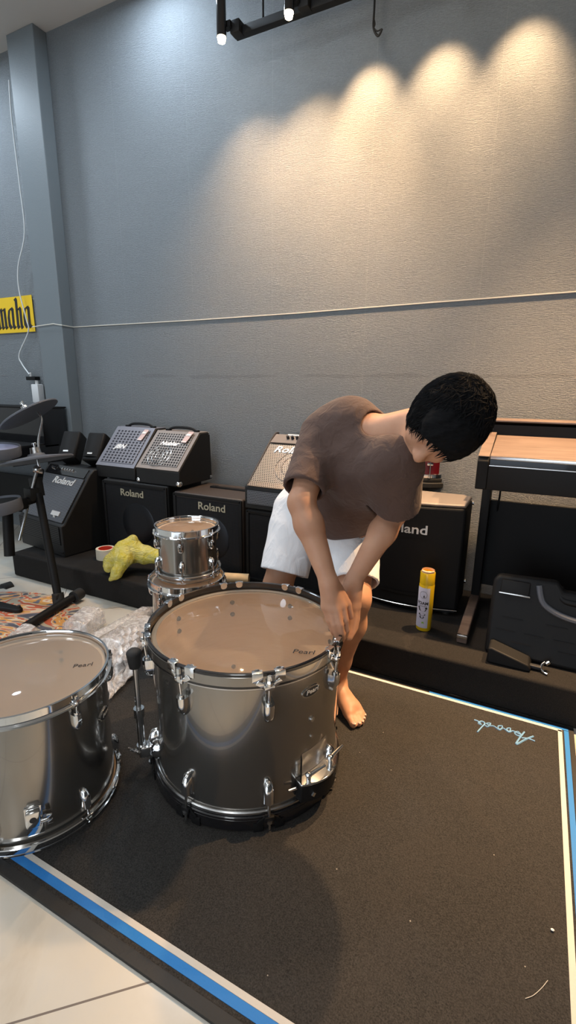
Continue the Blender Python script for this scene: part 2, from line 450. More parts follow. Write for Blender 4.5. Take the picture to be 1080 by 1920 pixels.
# beige marbled floor tiles, laid diagonally
n = N('beige_floor_tile'); co = n.co(rot=(0, 0, rad(-42.4))); sp = n.n('ShaderNodeSeparateXYZ'); n.l(co, sp.inputs[0])
def grout(n, s, off):
    f = n.math('ABSOLUTE', n.math('SUBTRACT', n.math('FRACT', n.math('DIVIDE', n.math('ADD', s, off), .6)), .5)); return n.math('GREATER_THAN', f, .4965)
g = n.math('MAXIMUM', grout(n, sp.outputs[0], 60.53), grout(n, sp.outputs[1], 60 - .7505))
w1 = n.noise(co, 2.2, 6, .65, 1.2); w2 = n.noise(co, 9, 5, .6, .8)
c = n.ramp(w1, [(.25, (.52, .46, .37)), (.5, (.62, .58, .50)), (.75, (.57, .555, .52))]); c = n.mix(n.math('MULTIPLY', w2, .3), c, (.68, .66, .61))
n.set(Base_Color=n.mix(g, c, (.16, .13, .11)), Roughness=n.math('ADD', n.math('MULTIPLY', g, .4), .16), Specular_IOR_Level=.5); n.bump(g, -.3, .001); M['tile'] = n.m

# black needle-felt carpets
def felt(name, base, specks=True, bs=.5):
    n = N(name); co = n.co(); f = n.noise(co, 330, 3, .7); big = n.noise(co, 5, 4)
    c = n.ramp(f, [(.32, tuple(x * .45 for x in base)), (.72, tuple(x * 1.75 for x in base))])
    c = n.mix(n.math('MULTIPLY', n.math('GREATER_THAN', big, .56), .12), c, (.05, .042, .036))
    if specks:
        v = n.n('ShaderNodeTexVoronoi'); v.inputs['Scale'].default_value = 26; v.inputs['Randomness'].default_value = 1.0; n.l(co, v.inputs['Vector'])
        rnd = n.n('ShaderNodeSeparateColor'); n.l(v.outputs['Color'], rnd.inputs[0])
        k = n.math('MULTIPLY', n.math('LESS_THAN', v.outputs['Distance'], .045), n.math('GREATER_THAN', rnd.outputs[0], .80))
        c = n.mix(n.math('MULTIPLY', k, .75), c, (.42, .39, .34))
    n.set(Base_Color=c, Roughness=.9, Specular_IOR_Level=.25); n.bump(f, bs, .003); return n.m
M['mat'] = felt('black_drum_carpet', (.034, .0315, .029))
M['platform'] = felt('black_platform_felt', (.013, .0117, .0108), specks=False, bs=.35)
M['blue_tape'] = plain('blue_paint_line', (.012, .19, .56), .6, bump=(200, .4, .002))
M['white_tape'] = plain('white_paint_line', (.62, .58, .52), .7, bump=(200, .5, .002))
M['blue_ink'] = plain('pale_blue_script', (.17, .36, .60), .7)

n = N('walnut_veneer'); f = n.noise(n.co(scale=(2, 18, 18)), 2.5, 5, .6, .6)
n.set(Base_Color=n.ramp(f, [(.3, (.10, .066, .052)), (.7, (.18, .128, .102))]), Roughness=.42); M['walnut'] = n.m
n = N('swirl_rug'); co = n.co(); f = n.noise(co, 3.2, 2, .5, 3.4)
n.set(Base_Color=n.ramp(f, [(0, (.08, .08, .10)), (.34, (.10, .10, .13)), (.38, (.42, .36, .27)), (.43, (.50, .11, .05)), (.48, (.62, .50, .36)), (.52, (.62, .30, .08)), (.57, (.13, .13, .16)), (.63, (.45, .38, .28)), (.68, (.45, .10, .05)), (.75, (.22, .20, .20))], 'CONSTANT'), Roughness=.9)
n.bump(n.noise(co, 200, 2), .4, .002); M['rug'] = n.m

n = N('skin'); co = n.co(); f = n.noise(co, 14, 4); n.set(Base_Color=n.ramp(f, [(.3, (.50, .255, .155)), (.7, (.58, .32, .205))]), Roughness=.5, Subsurface_Weight=.12, Specular_IOR_Level=.35)
n.p.inputs['Subsurface Radius'].default_value = (.012, .005, .003); n.bump(n.noise(co, 260, 3), .12, .001); M['skin'] = n.m
n = N('nail'); n.set(Base_Color=(.62, .38, .30), Roughness=.3); M['nail'] = n.m
n = N('black_hair'); f = n.noise(n.co(scale=(60, 60, 160)), 1.0, 4, .7); n.set(Base_Color=n.ramp(f, [(.3, (.003, .003, .0035)), (.7, (.009, .009, .010))]), Roughness=.85, Specular_IOR_Level=.1); n.bump(f, .4, .003); M['hair'] = n.m
n = N('brown_cotton'); co = n.co(); n.set(Base_Color=n.ramp(n.noise(co, 9, 3), [(.3, (.080, .044, .034)), (.7, (.096, .055, .043))]), Roughness=.85, Sheen_Weight=.1)
b = n.bump(n.noise(co, 26, 3, .5, 1.0), .45, .012); n.bump(n.noise(co, 700, 1), .15, .001, b); M['shirt'] = n.m
n = N('white_cotton'); co = n.co(); n.set(Base_Color=(.80, .80, .82), Roughness=.8)
n.bump(n.noise(n.co(scale=(1, 1, .5)), 22, 3, .5, 1.0), .5, .014); M['shorts'] = n.m

n = N('yellow_plastic_bag'); co = n.co(); f = n.noise(co, 22, 5, .6, 1.5)
n.set(Base_Color=n.ramp(f, [(.3, (.84, .70, .06)), (.7, (.92, .86, .36))]), Roughness=.22, Transmission_Weight=.25, Specular_IOR_Level=.6); n.p.inputs['IOR'].default_value = 1.15  # pale end of the ramp puts whitish highlights into the colour
n.bump(n.noise(n.co(scale=(1, 1, 1.6)), 34, 4, .55, 1.8), .9, .016); M['bag'] = n.m
n = N('clear_crinkled_film'); co = n.co(); f = n.noise(co, 24, 3, .55, 1.5)
n.set(Base_Color=n.ramp(f, [(.35, (.80, .72, .67)), (.7, (.95, .91, .88))]), Roughness=.10, Specular_IOR_Level=1.0, Alpha=n.ramp(f, [(.35, .35), (.7, .85)]), Coat_Weight=.8)
v = n.n('ShaderNodeTexVoronoi'); v.inputs['Scale'].default_value = 75; n.l(co, v.inputs['Vector'])
b = n.bump(f, .45, .012); n.bump(v.outputs['Distance'], .45, .004, b); M['film'] = n.m

# ============================================================ THE ROOM
YW, ZC = 2.504, 3.22
XL, XR, YF = -5.2, 3.0, -4.2
struct(MB().box(((XL + XR) / 2, (YW + YF) / 2, -.05), (XR - XL + .4, YW - YF + .4, .1)).build('floor', M['tile']))
struct(MB().box(((XL + XR) / 2, (YW + YF) / 2, ZC + .05), (XR - XL + .4, YW - YF + .4, .1)).build('ceiling', M['ceiling']))
struct(MB().box(((XL + XR) / 2, YW + .08, ZC / 2), (XR - XL + .4, .16, ZC)).build('wall_back', M['wall']))
struct(MB().box((XL - .08, (YW + YF) / 2, ZC / 2), (.16, YW - YF, ZC)).build('wall_left', M['room_wall']))
struct(MB().box((XR + .08, (YW + YF) / 2, ZC / 2), (.16, YW - YF, ZC)).build('wall_right', M['room_dark']))
wf = MB()
wf.box((-4.15, YF - .08, ZC / 2), (2.1, .16, ZC)); wf.box((1.75, YF - .08, ZC / 2), (2.5, .16, ZC))
wf.box((-1.3, YF - .08, 2.9), (3.6, .16, .64)); struct(wf.build('wall_front', M['room_wall']))
wd = struct(MB().box((-3.1, YF - .05, 1.29), (.06, .08, 2.58)).box((.5, YF - .05, 1.29), (.06, .08, 2.58)).box((-1.3, YF - .05, 2.55), (3.6, .08, .06)).box((-1.3, YF - .05, 1.29), (.06, .08, 2.5)).build('window_1', M['dark_trim']))
# shallow column standing out of the wall
struct(MB().box((-3.06, 2.4575, ZC / 2), (.242, .093, ZC)).build('column', M['column'], bevel=.004))
# long low stage along the wall, dressed in black felt
PF, PH = 1.763, .15
struct(MB().box(((-2.80 + XR) / 2, (PF + YW) / 2, PH / 2), (XR + 2.80, YW - PF - .002, PH)).build('stage_platform', M['platform'], bevel=.012, seg=3))

# carpet with its painted border
mat_t = thing('drum_carpet', 'large black felt drum carpet with blue and white painted border, under the drums', 'carpet', (-.69, 1.135, 0))
ML = lambda x, y: (x + .69, y - 1.135)
g = MB(); g.box((-.02, 0, .004), (1.90, 1.245, .008)); g.build('pile', M['mat'], mat_t, bevel=.003)
be = MB().box((-.02, -.6115, .0045), (1.902, .024, .0088)).box((-.02, .6150, .0045), (1.902, .014, .0088)).box((.9235, 0, .0045), (.014, 1.22, .0088)); be.build('edge_binding', plain('black_binding', (.012, .0115, .011), .6, bump=(150, .4, .002)), mat_t)
def band(x0, y0, x1, y1, z=.0084): return MB().box(((x0 + x1) / 2 + .69, (y0 + y1) / 2 - 1.135, z), (abs(x1 - x0), abs(y1 - y0), .0014))
wt = band(-1.55, 1.716, .204, 1.729); wt.box((.6845+ .2035, .0075, .0084), (.013, 1.162, .0014)); wt.box(ML(-.673, .5725) + (.0084,), (1.754, .013, .0014))
wt.build('white_border_line', M['white_tape'], mat_t)
bt = band(-.25, 1.730, .224, 1.741); bt.box((.69 + .2175, .004, .0083), (.014, 1.178, .0012)); bt.box(ML(-.663, .556) + (.0083,), (1.776, .019, .0012))
bt.build('blue_border_line', M['blue_tape'], mat_t)
sc = MB()
def stroke(pts, r): sc.tube([(ML(x, y) + (.0088,)) for x, y in pts], r, seg=5, sub=5)
# hand painted signature, read from the stage side
stroke([(0.1161, 1.6449), (0.0923, 1.6148), (0.0660, 1.5754), (0.0729, 1.6076), (0.0879, 1.6540)], .0032); stroke([(0.1213, 1.6214), (0.1002, 1.6248), (0.0807, 1.6175)], .0026)
stroke([(0.0834, 1.6366), (0.0706, 1.6240), (0.0586, 1.6326), (0.0680, 1.6466), (0.0769, 1.6332), (0.0531, 1.6418), (0.0419, 1.6299), (0.0327, 1.6433), (0.0441, 1.6524), (0.0403, 1.6290), (0.0226, 1.6411), (0.0097, 1.6282), (0.0051, 1.6444), (0.0185, 1.6514), (0.0116, 1.6261), (-0.0082, 1.6374), (-0.0218, 1.6334), (-0.0330, 1.6402), (-0.0195, 1.6472), (-0.0280, 1.6239), (-0.0391, 1.6306)], .0024)
stroke([(-0.0564, 1.5783), (-0.0460, 1.6114), (-0.0380, 1.6375), (-0.0493, 1.6444), (-0.0585, 1.6300), (-0.0492, 1.6254), (-0.0595, 1.6391), (-0.0740, 1.6411)], .0030)
sc.build('painted_signature', M['blue_ink'], mat_t)
tag(MB().tube([(-0.1753, 1.7601, 0.0060), (-0.1043, 1.7578, 0.0050), (0.0088, 1.7495, 0.0050), (0.1151, 1.7481, 0.0050), (0.1993, 1.7444, 0.0050)], .003, seg=6).build('edge_highlight', plain('beige_edge_highlight', (.30, .25, .19), .7)), 'thin beige line added for light on the carpet edge along the stage foot', 'edge_highlight')  # stands for light on the carpet's back edge, modelled as a beige tube
tag(MB().tube([(0.1135, 0.8181, 0.0095), (0.1273, 0.8309, 0.0095), (0.1421, 0.8523, 0.0095), (0.1526, 0.8717, 0.0095)], .0006, seg=5).build('thread', M['white_tape']), 'loose pale thread lying on the black carpet near its front right corner', 'thread')
tag(MB().ell((0.1625, 0.9802, 0.0120), (.004, .003, .002), 8, 5).build('crumb', M['tag_white']), 'small white crumb on the carpet beside the right border line', 'crumb')

# long pale wire pinned straight across the wall
led = MB().tube([(-3.2316, 2.4030, 1.5459), (-3.0108, 2.4030, 1.5568), (-2.9542, 2.4030, 1.5475), (-2.933, 2.404, 1.545), (-2.933, 2.500, 1.543), (-1.8768, 2.5020, 1.5374), (-1.2113, 2.5020, 1.5399), (-0.5381, 2.5020, 1.5484), (0.0765, 2.5020, 1.5537), (1.6, 2.50, 1.557), (2.9, 2.50, 1.56)], .0030, seg=6, sub=1)
tag(led.build('light_strip', plain('pale_light_strip', (.75, .70, .60), .3)), 'thin pale light strip pinned straight across the grey wall', 'light strip')

# yellow banner
bn = thing('banner', 'yellow paper banner with black blackletter lettering on wall left of column', 'banner', (-3.62, 2.496, 1.65))
MB().slab((-.34, 0, -.121), (1, 0, 0), (0, 0, 1), .637, .246, .0025).build('sheet', plain('yellow_banner', (.85, .55, .02), .5), bn)
lt = MB()
def nib(pts, w=.030, a=28):
    pts = [(1.4 * p[0], p[1]) for p in pts]
    nx, nz = math.cos(rad(a)) * w / 2, math.sin(rad(a)) * w / 2
    for (p, q) in zip(pts[:-1], pts[1:]):
        poly = [(p[0] - nx, p[1] - nz), (p[0] + nx, p[1] + nz), (q[0] + nx, q[1] + nz), (q[0] - nx, q[1] - nz)]
        ar = sum(poly[i][0] * poly[(i + 1) % 4][1] - poly[(i + 1) % 4][0] * poly[i][1] for i in range(4))
        if ar < 0: poly = poly[::-1]
        lt.prism([(a_, b_) for a_, b_ in poly], -.0022 - .0004 * random.random(), -.004, axis='y')
H0, HX = -.092, .048
def minim(x, top=HX): nib([(x - .006, top - .010), (x + .004, top), (x + .004, H0 + .016), (x + .010, H0 + .002), (x + .016, H0 + .010)])
def let_m(x): minim(x); nib([(x + .006, HX - .02), (x + .026, HX + .002)]); minim(x + .028); nib([(x + .034, HX - .02), (x + .054, HX + .002)]); minim(x + .056)
def let_a(x): nib([(x + .032, HX + .002), (x + .014, HX - .006), (x + .003, -.008), (x + .003, H0 + .028), (x + .016, H0 + .002), (x + .034, H0 + .014)]); nib([(x + .030, HX), (x + .040, HX - .012), (x + .036, H0 + .02), (x + .046, H0), (x + .054, H0 + .01)])
def let_h(x): nib([(x, .112), (x + .008, .100), (x + .004, H0 + .016), (x + .010, H0)]); nib([(x + .008, HX - .022), (x + .026, HX), (x + .034, HX - .014), (x + .032, H0 + .014), (x + .038, H0 - .002)])
def let_Y(x): nib([(x, .10), (x + .022, .09), (x + .034, .03), (x + .034, H0), (x + .02, H0 - .012)], .026); nib([(x + .085, .10), (x + .064, .085), (x + .038, .02)], .024)
let_Y(-.258); let_a(-.146); let_m(-.074); let_a(.012); let_h(.080); let_a(.139)
lt.build('lettering', M['ink'], bn)

# white cable down the corner, adapter and strip
tag(MB().tube([(-3.2615, 2.4600, 3.0305), (-3.2907, 2.4700, 2.8287), (-3.2855, 2.4700, 2.4708), (-3.2885, 2.4700, 2.1665), (-3.3827, 2.4600, 1.9562), (-3.4012, 2.4600, 1.8018), (-3.3610, 2.4600, 1.6151), (-3.3545, 2.4600, 1.5247), (-3.4846, 2.4600, 1.3733), (-3.4674, 2.4600, 1.3051), (-3.3835, 2.4500, 1.2283)], .0045, seg=6).build('hanging_cable', M['wire_white']), 'white cable hanging down the wall in front of the yellow banner', 'cable')
ad = thing('power_adapter', 'white plug-in adapter on wall below the hanging white cable', 'adapter', (-3.3680, 2.4700, 1.1026))
MB().box((.03, .0, -.01), (.075, .05, .135), bev=.008).build('case', M['white_plastic'], ad)
MB().box((.0, -.005, .098), (.10, .045, .026), bev=.004).build('socket', M['black_plastic'], ad, )
MB().cyl((.03, 0, .057), (.03, 0, .088), .012).build('plug_neck', M['white_plastic'], ad)
MB().cyl((-.022, -.005, .11), (-.022, -.005, .140), .008).build('plug', M['white_plastic'], ad)

# ============================================================ TRACK LIGHT
tl = thing('track_light', 'black ceiling track rail carrying a row of small cylinder spotlights above the wall', 'light', (-.9, 2.33, 2.81))
TX = [-1.525, -1.175, -.865, -.545, -.225, .10, .43, .76]
MB().box((.75, .035, -.04), (2.70, .036, .034), bev=.003).build('rail', M['black_plastic'], tl)
for hx in (-.45, .60): MB().cyl((hx, .035, -.02), (hx, .035, .41), .006, seg=8).build('drop_rod', M['black_plastic'], tl)
for i, x in enumerate(TX):
    lx = x + .9
    h = MB().cyl((lx, -.045, -.085), (lx, -.045, .062), .023, seg=24).build('lamp_head', M['black_gloss'], tl)
    MB().cyl((lx, -.045, -.104), (lx, -.045, -.0855), .016, .0205, seg=20).build('lens', M['bulb'], h)
    MB().box((lx + .05, .012, -.035), (.05, .05, .05), bev=.005).box((lx + .02, -.015, -.03), (.035, .03, .025)).build('bracket', M['black_plastic'], tl)
    sp = bpy.data.lights.new('track_spot', 'SPOT'); sp.energy = [48, 68, 52, 50, 46, 390, 46, 390][i] ; sp.color = WARM; sp.spot_size = rad([108, 108, 64, 64, 64, 56, 74, 56][i]); sp.spot_blend = 1.0; sp.shadow_soft_size = .018
    so = bpy.data.objects.new('track_spot', sp); COL.objects.link(so); so.parent = tl; so.location = (lx, -.045, -.115)
    so.rotation_euler = Vector([(.12, -.06, -1), (.08, -.02, -1), (0, .60, -1), (0, .60, -1), (0, .60, -1), (-.10, -.22, -1), (0, .60, -1), (-.30, -.24, -1)][i]).to_track_quat('-Z', 'Y').to_euler()
hk = MB().tube([(-0.8356, 2.4200, 2.8250), (-0.8351, 2.4200, 2.7334), (-0.8353, 2.4200, 2.6962), (-0.8356, 2.4200, 2.6588), (-0.8247, 2.4200, 2.6333), (-0.8122, 2.4200, 2.6207), (-0.8032, 2.4200, 2.6278), (-0.7970, 2.4200, 2.6413)], .005, seg=6).tube([(-0.8377, 2.4200, 2.6969), (-0.8289, 2.4200, 2.6665), (-0.8330, 2.4200, 2.6543), (-0.8180, 2.4200, 2.6392), (-0.8016, 2.4200, 2.6406)], .003, seg=6)
tag(hk.build('hanging_wire', M['black_plastic']), 'short black wire with a hooked end hanging beside the track light', 'wire')

# ============================================================ DRUMS
def ring(rin, rout, z0, z1, ch=.002, seg=96):
    return MB().lathe([(rin, z0 + ch), (rin + ch, z0), (rout - ch, z0), (rout, z0 + ch), (rout, z1 - ch), (rout - ch, z1), (rin + ch, z1), (rin, z1 - ch)], seg, close=True)
def pol(a, r, z=0.0): return Vector((r * math.cos(rad(a)), r * math.sin(rad(a)), z))
def frame(a): return Matrix.Rotation(rad(a), 3, 'Z')      # local x = radial, y = tangential
def shell(R, z0, z1, parent, mat='shell'):
    t = .0075
    s = MB().lathe([(R - .001, z0), (R, z0 + .001), (R, z1 - .001), (R - .001, z1)], 128).build('shell', M[mat], parent)
    MB().lathe([(R - .001, z1), (R - t, z1 - .002), (R - t, z0 + .002), (R - .001, z0)], 128).build('ply_lining', M['maple'], s)
    return s
def screws(parent, R, a, zs, r=.009):
    for z in zs: MB().cyl(pol(a, R - .0075, z), pol(a, R - .013, z), r, r * .8, seg=12).build('lug_screw', M['dark_trim'], parent)
def drop_lug(parent, R, a, zt, zb, w=.030, dep=.026, up=1):
    # cast teardrop lug; zt is the end that takes the rod
    F = frame(a); mb = MB(); n = 14; rows = []
    for i in range(n + 1):
        t = i / n; z = zt + (zb - zt) * t
        ww = w / 2 * (math.sin(PI * min(1, .28 + .72 * (1 - t) * 1.0)) ** .5 if t > .35 else 1) ; ww = w / 2 * (1.0 if t < .4 else math.sqrt(max(0.0, 1 - ((t - .4) / .6) ** 2)) * .98 + .02)
        dd = dep * (1.0 if t < .3 else math.sqrt(max(0.0, 1 - ((t - .3) / .7) ** 2)) * .95 + .05)
        rows.append([(x, y, z) for x, y in ((-.002, -ww), (dd * .7, -ww * .95), (dd, -ww * .5), (dd, ww * .5), (dd * .7, ww * .95), (-.002, ww))])
    vs = [F @ Vector(p) + pol(a, R) for r_ in rows for p in r_]; m = 6
    fs = [(i * m + j, i * m + (j + 1) % m, (i + 1) * m + (j + 1) % m, (i + 1) * m + j) for i in range(n) for j in range(m)]
    mb.add(vs, fs); mb.add(vs, [tuple(range(m))[::-1], tuple(range(n * m, n * m + m))], smooth=False)
    s = 1 if zt > zb else -1
    mb.cyl(pol(a, R + dep * .52, zt - s * .004), pol(a, R + dep * .52, zt + s * .007), .0085, seg=12)
    return mb.build('lug', M['chrome'], parent, sharp=50)
def wing(parent, c, axis, up, size=.03, name='wing_screw'):
    c = Vector(c); axis = Vector(axis).normalized(); up = Vector(up); up = (up - axis * up.dot(axis)).normalized(); side = axis.cross(up)
    mb = MB().cyl(c, c + axis * size * .7, size * .22, seg=12)
    R = Matrix((side, up, axis)).transposed()
    for s in (1, -1):
        mb.box(c + axis * size * .75 + up * s * size * .36, (size * .26, size * .62, size * .5), rot=R, bev=size * .1)
    return mb.build(name, M['chrome'], parent)

# ---- bass drum standing on its front head
BX, BY = -.706, 1.131
bd = thing('bass_drum', 'big smoky silver bass drum with black hoops standing upright on the black carpet', 'drum', (BX, BY, .0115))
H = .4675; R = .278
sh = shell(R, .034, H - .034, bd)
for z0, z1, nm in ((0, .042, 'hoop'), (H - .042, H, 'hoop')):
    hp = ring(.2815, .2915, z0, z1).build(nm, M['black_wood'], bd)
    ring(.2905, .2924, z0 + .008, z1 - .008, .0006).build('hoop_inlay', M['shell'] if z0 > .1 else M['black_wood'], hp)
ring(.2775, .2835, H - .052, H - .041, .002).build('head_collar', M['steel'], bd); ring(.2775, .2860, .041, .053, .003).build('head_collar', M['steel'], bd)
hd = MB().lathe([(.2780, H - .043), (.2755, H - .026), (.270, H - .0235), (.001, H - .0235)], 96).build('drumhead', M['clear_head'], bd)
ring(.262, .2755, H - .0245, H - .0228, .0004).build('head_edge_ring', film('head_ring_film', .35, (.85, .8, .7)), hd)
px = MB(); put_text(px, 'Pearl', (0.2162, -0.0581, 0.4480), (.93, .34, 0), (-.34, .93, 0), .030, shear=.15, ext=.0002); px.build('head_logo', M['ink'], hd)
MB().lathe([(.2765, .048), (.272, .030), (.001, .030)], 96).build('resonant_head', M['white_head'], bd)
for k in range(8):
    a = -92.5 + 45 * k
    drop_lug(bd, R, a, .388 - .008, .322); drop_lug(bd, R, a, .086, .146)
    screws(bd, R, a, (.355, .4), .0085); screws(bd, R, a, (.10, .145), .0085)
    for zz, sgn in ((H, 1), (0.0, -1)):
        F = frame(a); mb = MB()
        for s in (-1, 1):
            mb.box(pol(a + s * 5.6, .2868, zz + sgn * .0008 ), (.016, .027, .0045), rot=frame(a + s * 5.6), bev=.0018)
            mb.box(pol(a + s * 5.6, .2935, zz - sgn * .011), (.0035, .027, .024), rot=frame(a + s * 5.6), bev=.0015)
            mb.box(pol(a + s * 3.7, .2945, zz - sgn * .030), (.004, .028, .013), rot=frame(a + s * 3.7) @ Matrix.Rotation(rad(s * sgn * 38), 3, 'X'), bev=.0015)
            if sgn > 0: mb.cyl(pol(a + s * 5.6, .2816, zz - .006), pol(a + s * 5.6, .2788, zz - .006), .0115, seg=16)
        mb.box(pol(a, .2965, zz - sgn * .037), (.012, .026, .014), rot=F, bev=.003)
        if sgn > 0:
            mb.build('claw_hook', M['chrome'], bd); r0 = pol(a, .2965, zz + .001)
            MB().cyl(pol(a, .2985, zz - .028), pol(a, .2925, .380), .0037, seg=10).cyl(pol(a, .2985, zz - .030), pol(a, .2985, zz - .022), .0085, seg=14).cyl(pol(a, .2985, zz - .024), pol(a, .2985, zz - .004), .0052, seg=4).build('tension_rod', M['chrome'], bd)
        else:
            mb.build('claw_hook', M['dark_trim'], bd)
            MB().cyl(pol(a, .2985, .004), pol(a, .2935, .092), .0037, seg=10).cyl(pol(a, .2985, .026), pol(a, .2985, .033), .0085, seg=14).build('tension_rod', M['steel'], bd)
# badge, vent and small screw on the shell
def on_shell(R, a, z, w, h, t, tilt=0, n=28):
    vs = []; 
    for rr in (R + .0002, R + t):
        for i in range(n):
            q = 2 * PI * i / n; u, v = w / 2 * math.cos(q), h / 2 * math.sin(q)
            u, v = u * math.cos(rad(tilt)) - v * math.sin(rad(tilt)), u * math.sin(rad(tilt)) + v * math.cos(rad(tilt))
            vs.append(pol(a + math.degrees(u / R), rr, z + v))
    return MB().add(vs, [(i, (i + 1) % n, n + (i + 1) % n, n + i) for i in range(n)] + [tuple(range(n, 2 * n))], smooth=False)
bg = on_shell(R, -21, .368, .066, .030, .003).build('badge', M['chrome'], bd)
on_shell(R, -21, .368, .059, .024, .0036).build('badge_face', M['ink'], bg)
mb = MB(); nrm = pol(-21, 1); tn = Vector((-nrm.y, nrm.x, 0))
put_text(mb, 'Pearl', pol(-21, R + .0046, .370), tn, (0, 0, 1), .018, shear=.2, ext=.0006, sx=1.2); mb.build('badge_logo', M['silver_text'], bg)
MB().cyl(pol(-20, R - .001, .280), pol(-20, R + .004, .280), .0075, seg=20).cyl(pol(-20, R + .004, .280), pol(-20, R + .005, .280), .004, seg=12).build('vent_grommet', M['chrome'], bd)
MB().cyl(pol(-20, R - .001, .226), pol(-20, R + .003, .226), .0042, seg=12).build('shell_screw', M['chrome'], bd)
# tom mount: curved chrome block with two wing levers
tm = MB(); 
for i, a in enumerate(np.linspace(-31, -3, 9)):
    pass
A = np.linspace(-31, -2, 12); inn = [pol(a, R + .001) for a in A]; out = [pol(a, R + .028 + .020 * math.sin(PI * (a + 31) / 29)) for a in A]
poly = [(p.x, p.y) for p in inn] + [(p.x, p.y) for p in out[::-1]]
tm.prism(poly, .058, .112, axis='z'); tmo = tm.build('tom_mount', M['dark_trim'], bd, bevel=.004)
poly2 = [(p.x, p.y) for p in [pol(a, R + .001) for a in A]] + [(p.x, p.y) for p in [pol(a, R + .030 + .021 * math.sin(PI * (a + 31) / 29)) for a in A[::-1]]]
MB().prism(poly2, .112, .118, axis='z').build('mount_plate', M['chrome'], tmo, bevel=.002)
MB().lathe([(R + .0006, .118), (R + .0035, .120), (R + .0035, .172), (R + .0006, .186)], 20, a0=rad(-27), a1=rad(-5)).build('back_plate', M['steel'], tmo)
for a, zz in ((-26, .122), (-9, .122)):
    MB().cyl(pol(a, R + .026, zz - .004), pol(a, R + .026, zz + .014), .0065, seg=14).cyl(pol(a, R + .026, zz + .012), pol(a + 9, R + .040, zz + .026), .0065, .0045, seg=12).ell(pol(a, R + .026, zz + .014), (.010, .010, .008), 14, 8).build('wing_lever', M['chrome'], tmo)
for a in (-25, -8): MB().box(pol(a, R + .030 + .020 * math.sin(PI * (a + 31) / 29), .082), (.004, .010, .010), rot=frame(a) @ Matrix.Rotation(rad(45), 3, 'X')).build('mount_bolt', M['chrome'], tmo)
MB().cyl(pol(-32, R + .012, .098), pol(-37, R + .014, .102), .005, .004, seg=10).build('wing_lever', M['chrome'], tmo)
# folding spurs, one on each side
for a in (-137, 103):
    F = frame(a); sp = MB().lathe([(.0, .022), (.030, .018), (.036, .008), (.038, .0)], 24, c=pol(a, R - .004, .085), M=F @ Matrix.Rotation(PI / 2, 3, 'Y')).box(pol(a, R + .032, .082), (.034, .040, .036), rot=F, bev=.009).build('spur_bracket', M['chrome'], bd)
    c0 = pol(a, R + .044, .060)
    lo = c0; mid = pol(a, R + .046, .225); hi = pol(a, R + .048, .372)
    MB().cyl(lo, mid, .0115, seg=18).cyl(mid - Vector((0, 0, .028)), mid, .0155, seg=18).cyl(lo + Vector((0, 0, .028)), lo + Vector((0, 0, .040)), .016, seg=18).build('spur_tube', M['chrome'], sp)
    MB().cyl(mid, hi, .0072, seg=14).build('spur_rod', M['steel'], sp)
    MB().cyl(hi - Vector((0, 0, .012)), hi + Vector((0, 0, .032)), .016, .022, seg=18).ell(hi + Vector((0, 0, .032)), (.022, .022, .014), 18, 8).build('rubber_foot', M['rubber'], sp)
    wing(sp, mid + F @ Vector((0, -.016 if a < 0 else .016, -.014)), F @ Vector((.3, -1 if a < 0 else 1, 0)), (0, 0, 1), .034)
    wing(sp, lo + F @ Vector((.006, -.006 if a < 0 else .006, .004)), F @ Vector((.75, -.8 if a < 0 else .8, -.15)), F @ Vector((.5, .3, .6)), .036)

# ---- drums with flanged chrome hoops
def hooped_drum(name, label, loc, R, H, nl, a0, head='clear_head', rz=0, lug_h=.045, mat='shell', lugz=None, short=False):
    t = thing(name, label, 'drum', loc, rz)
    shell(R, .020, H - .020, t, mat)
    hr = R + .007
    for top in (1, 0):
        prof = [(hr - .004, 0), (hr, .0), (hr + .001, .005), (hr + .001, .022), (hr + .011, .026), (hr + .012, .0285), (hr + .010, .031), (hr + .003, .030), (hr - .002, .026), (hr - .004, .006)]
        prof = [(r_, (H - .031 + z_) if top else (.031 - z_)) for r_, z_ in prof]
        # rolled lip sits outward at the edge, rim rises above the head
        prof = [(hr + .009, H - .031 + 0) , (hr + .011, H - .029), (hr + .010, H - .025), (hr + .002, H - .023), (hr + .001, H - .003), (hr + .004, H - .0015), (hr + .004, H), (hr - .001, H + .0008), (hr - .003, H - .002), (hr - .003, H - .027), (hr + .0, H - .031)]
        if not top: prof = [(r_, H - z_) for r_, z_ in prof]
        MB().lathe(prof, 96, close=True).build('hoop', M['chrome'], t)
    z = H - .012
    hdo = MB().lathe([(R + .003, z - .012), (R + .001, z), (R - .006, z + .003), (.001, z + .003)], 72).build('drumhead', M[head], t)
    MB().lathe([(R + .003, .026), (R + .001, .014), (R - .006, .011), (.001, .011)], 72).build('resonant_head', M['white_head'], t)
    for k in range(nl):
        a = a0 + 360 / nl * k
        zt = H - .058 if lugz is None else lugz
        drop_lug(t, R, a, zt, zt - lug_h, w=.022, dep=.020); drop_lug(t, R, a, H - zt, H - zt + lug_h, w=.022, dep=.020)
        screws(t, R, a, (zt - .01, zt - lug_h + .012), .0065)
        for top in (1, 0):
            f = (lambda q: q) if top else (lambda q: H - q)
            mb = MB().cyl(pol(a, hr + .0085, f(H - .012)), pol(a, R + .0105, f(zt - .002)), .003, seg=8)
            mb.cyl(pol(a, hr + .0085, f(H - .024)), pol(a, hr + .0085, f(H - .0185)), .0068, seg=12).cyl(pol(a, hr + .0085, f(H - .019)), pol(a, hr + .0085, f(H - .006)), .0042, seg=4)
            mb.box(pol(a, hr + .006, f(H - .027)), (.014, .022, .009), rot=frame(a), bev=.003)
            mb.build('tension_rod', M['chrome'], t)
    return t, hdo
ft, fh = hooped_drum('floor_tom', 'smoky silver floor tom with chrome hoops at left edge, half on the white tiles', (-1.165, .724, .009), .207, .397, 6, -4, head='hazy_head', lug_h=.050)
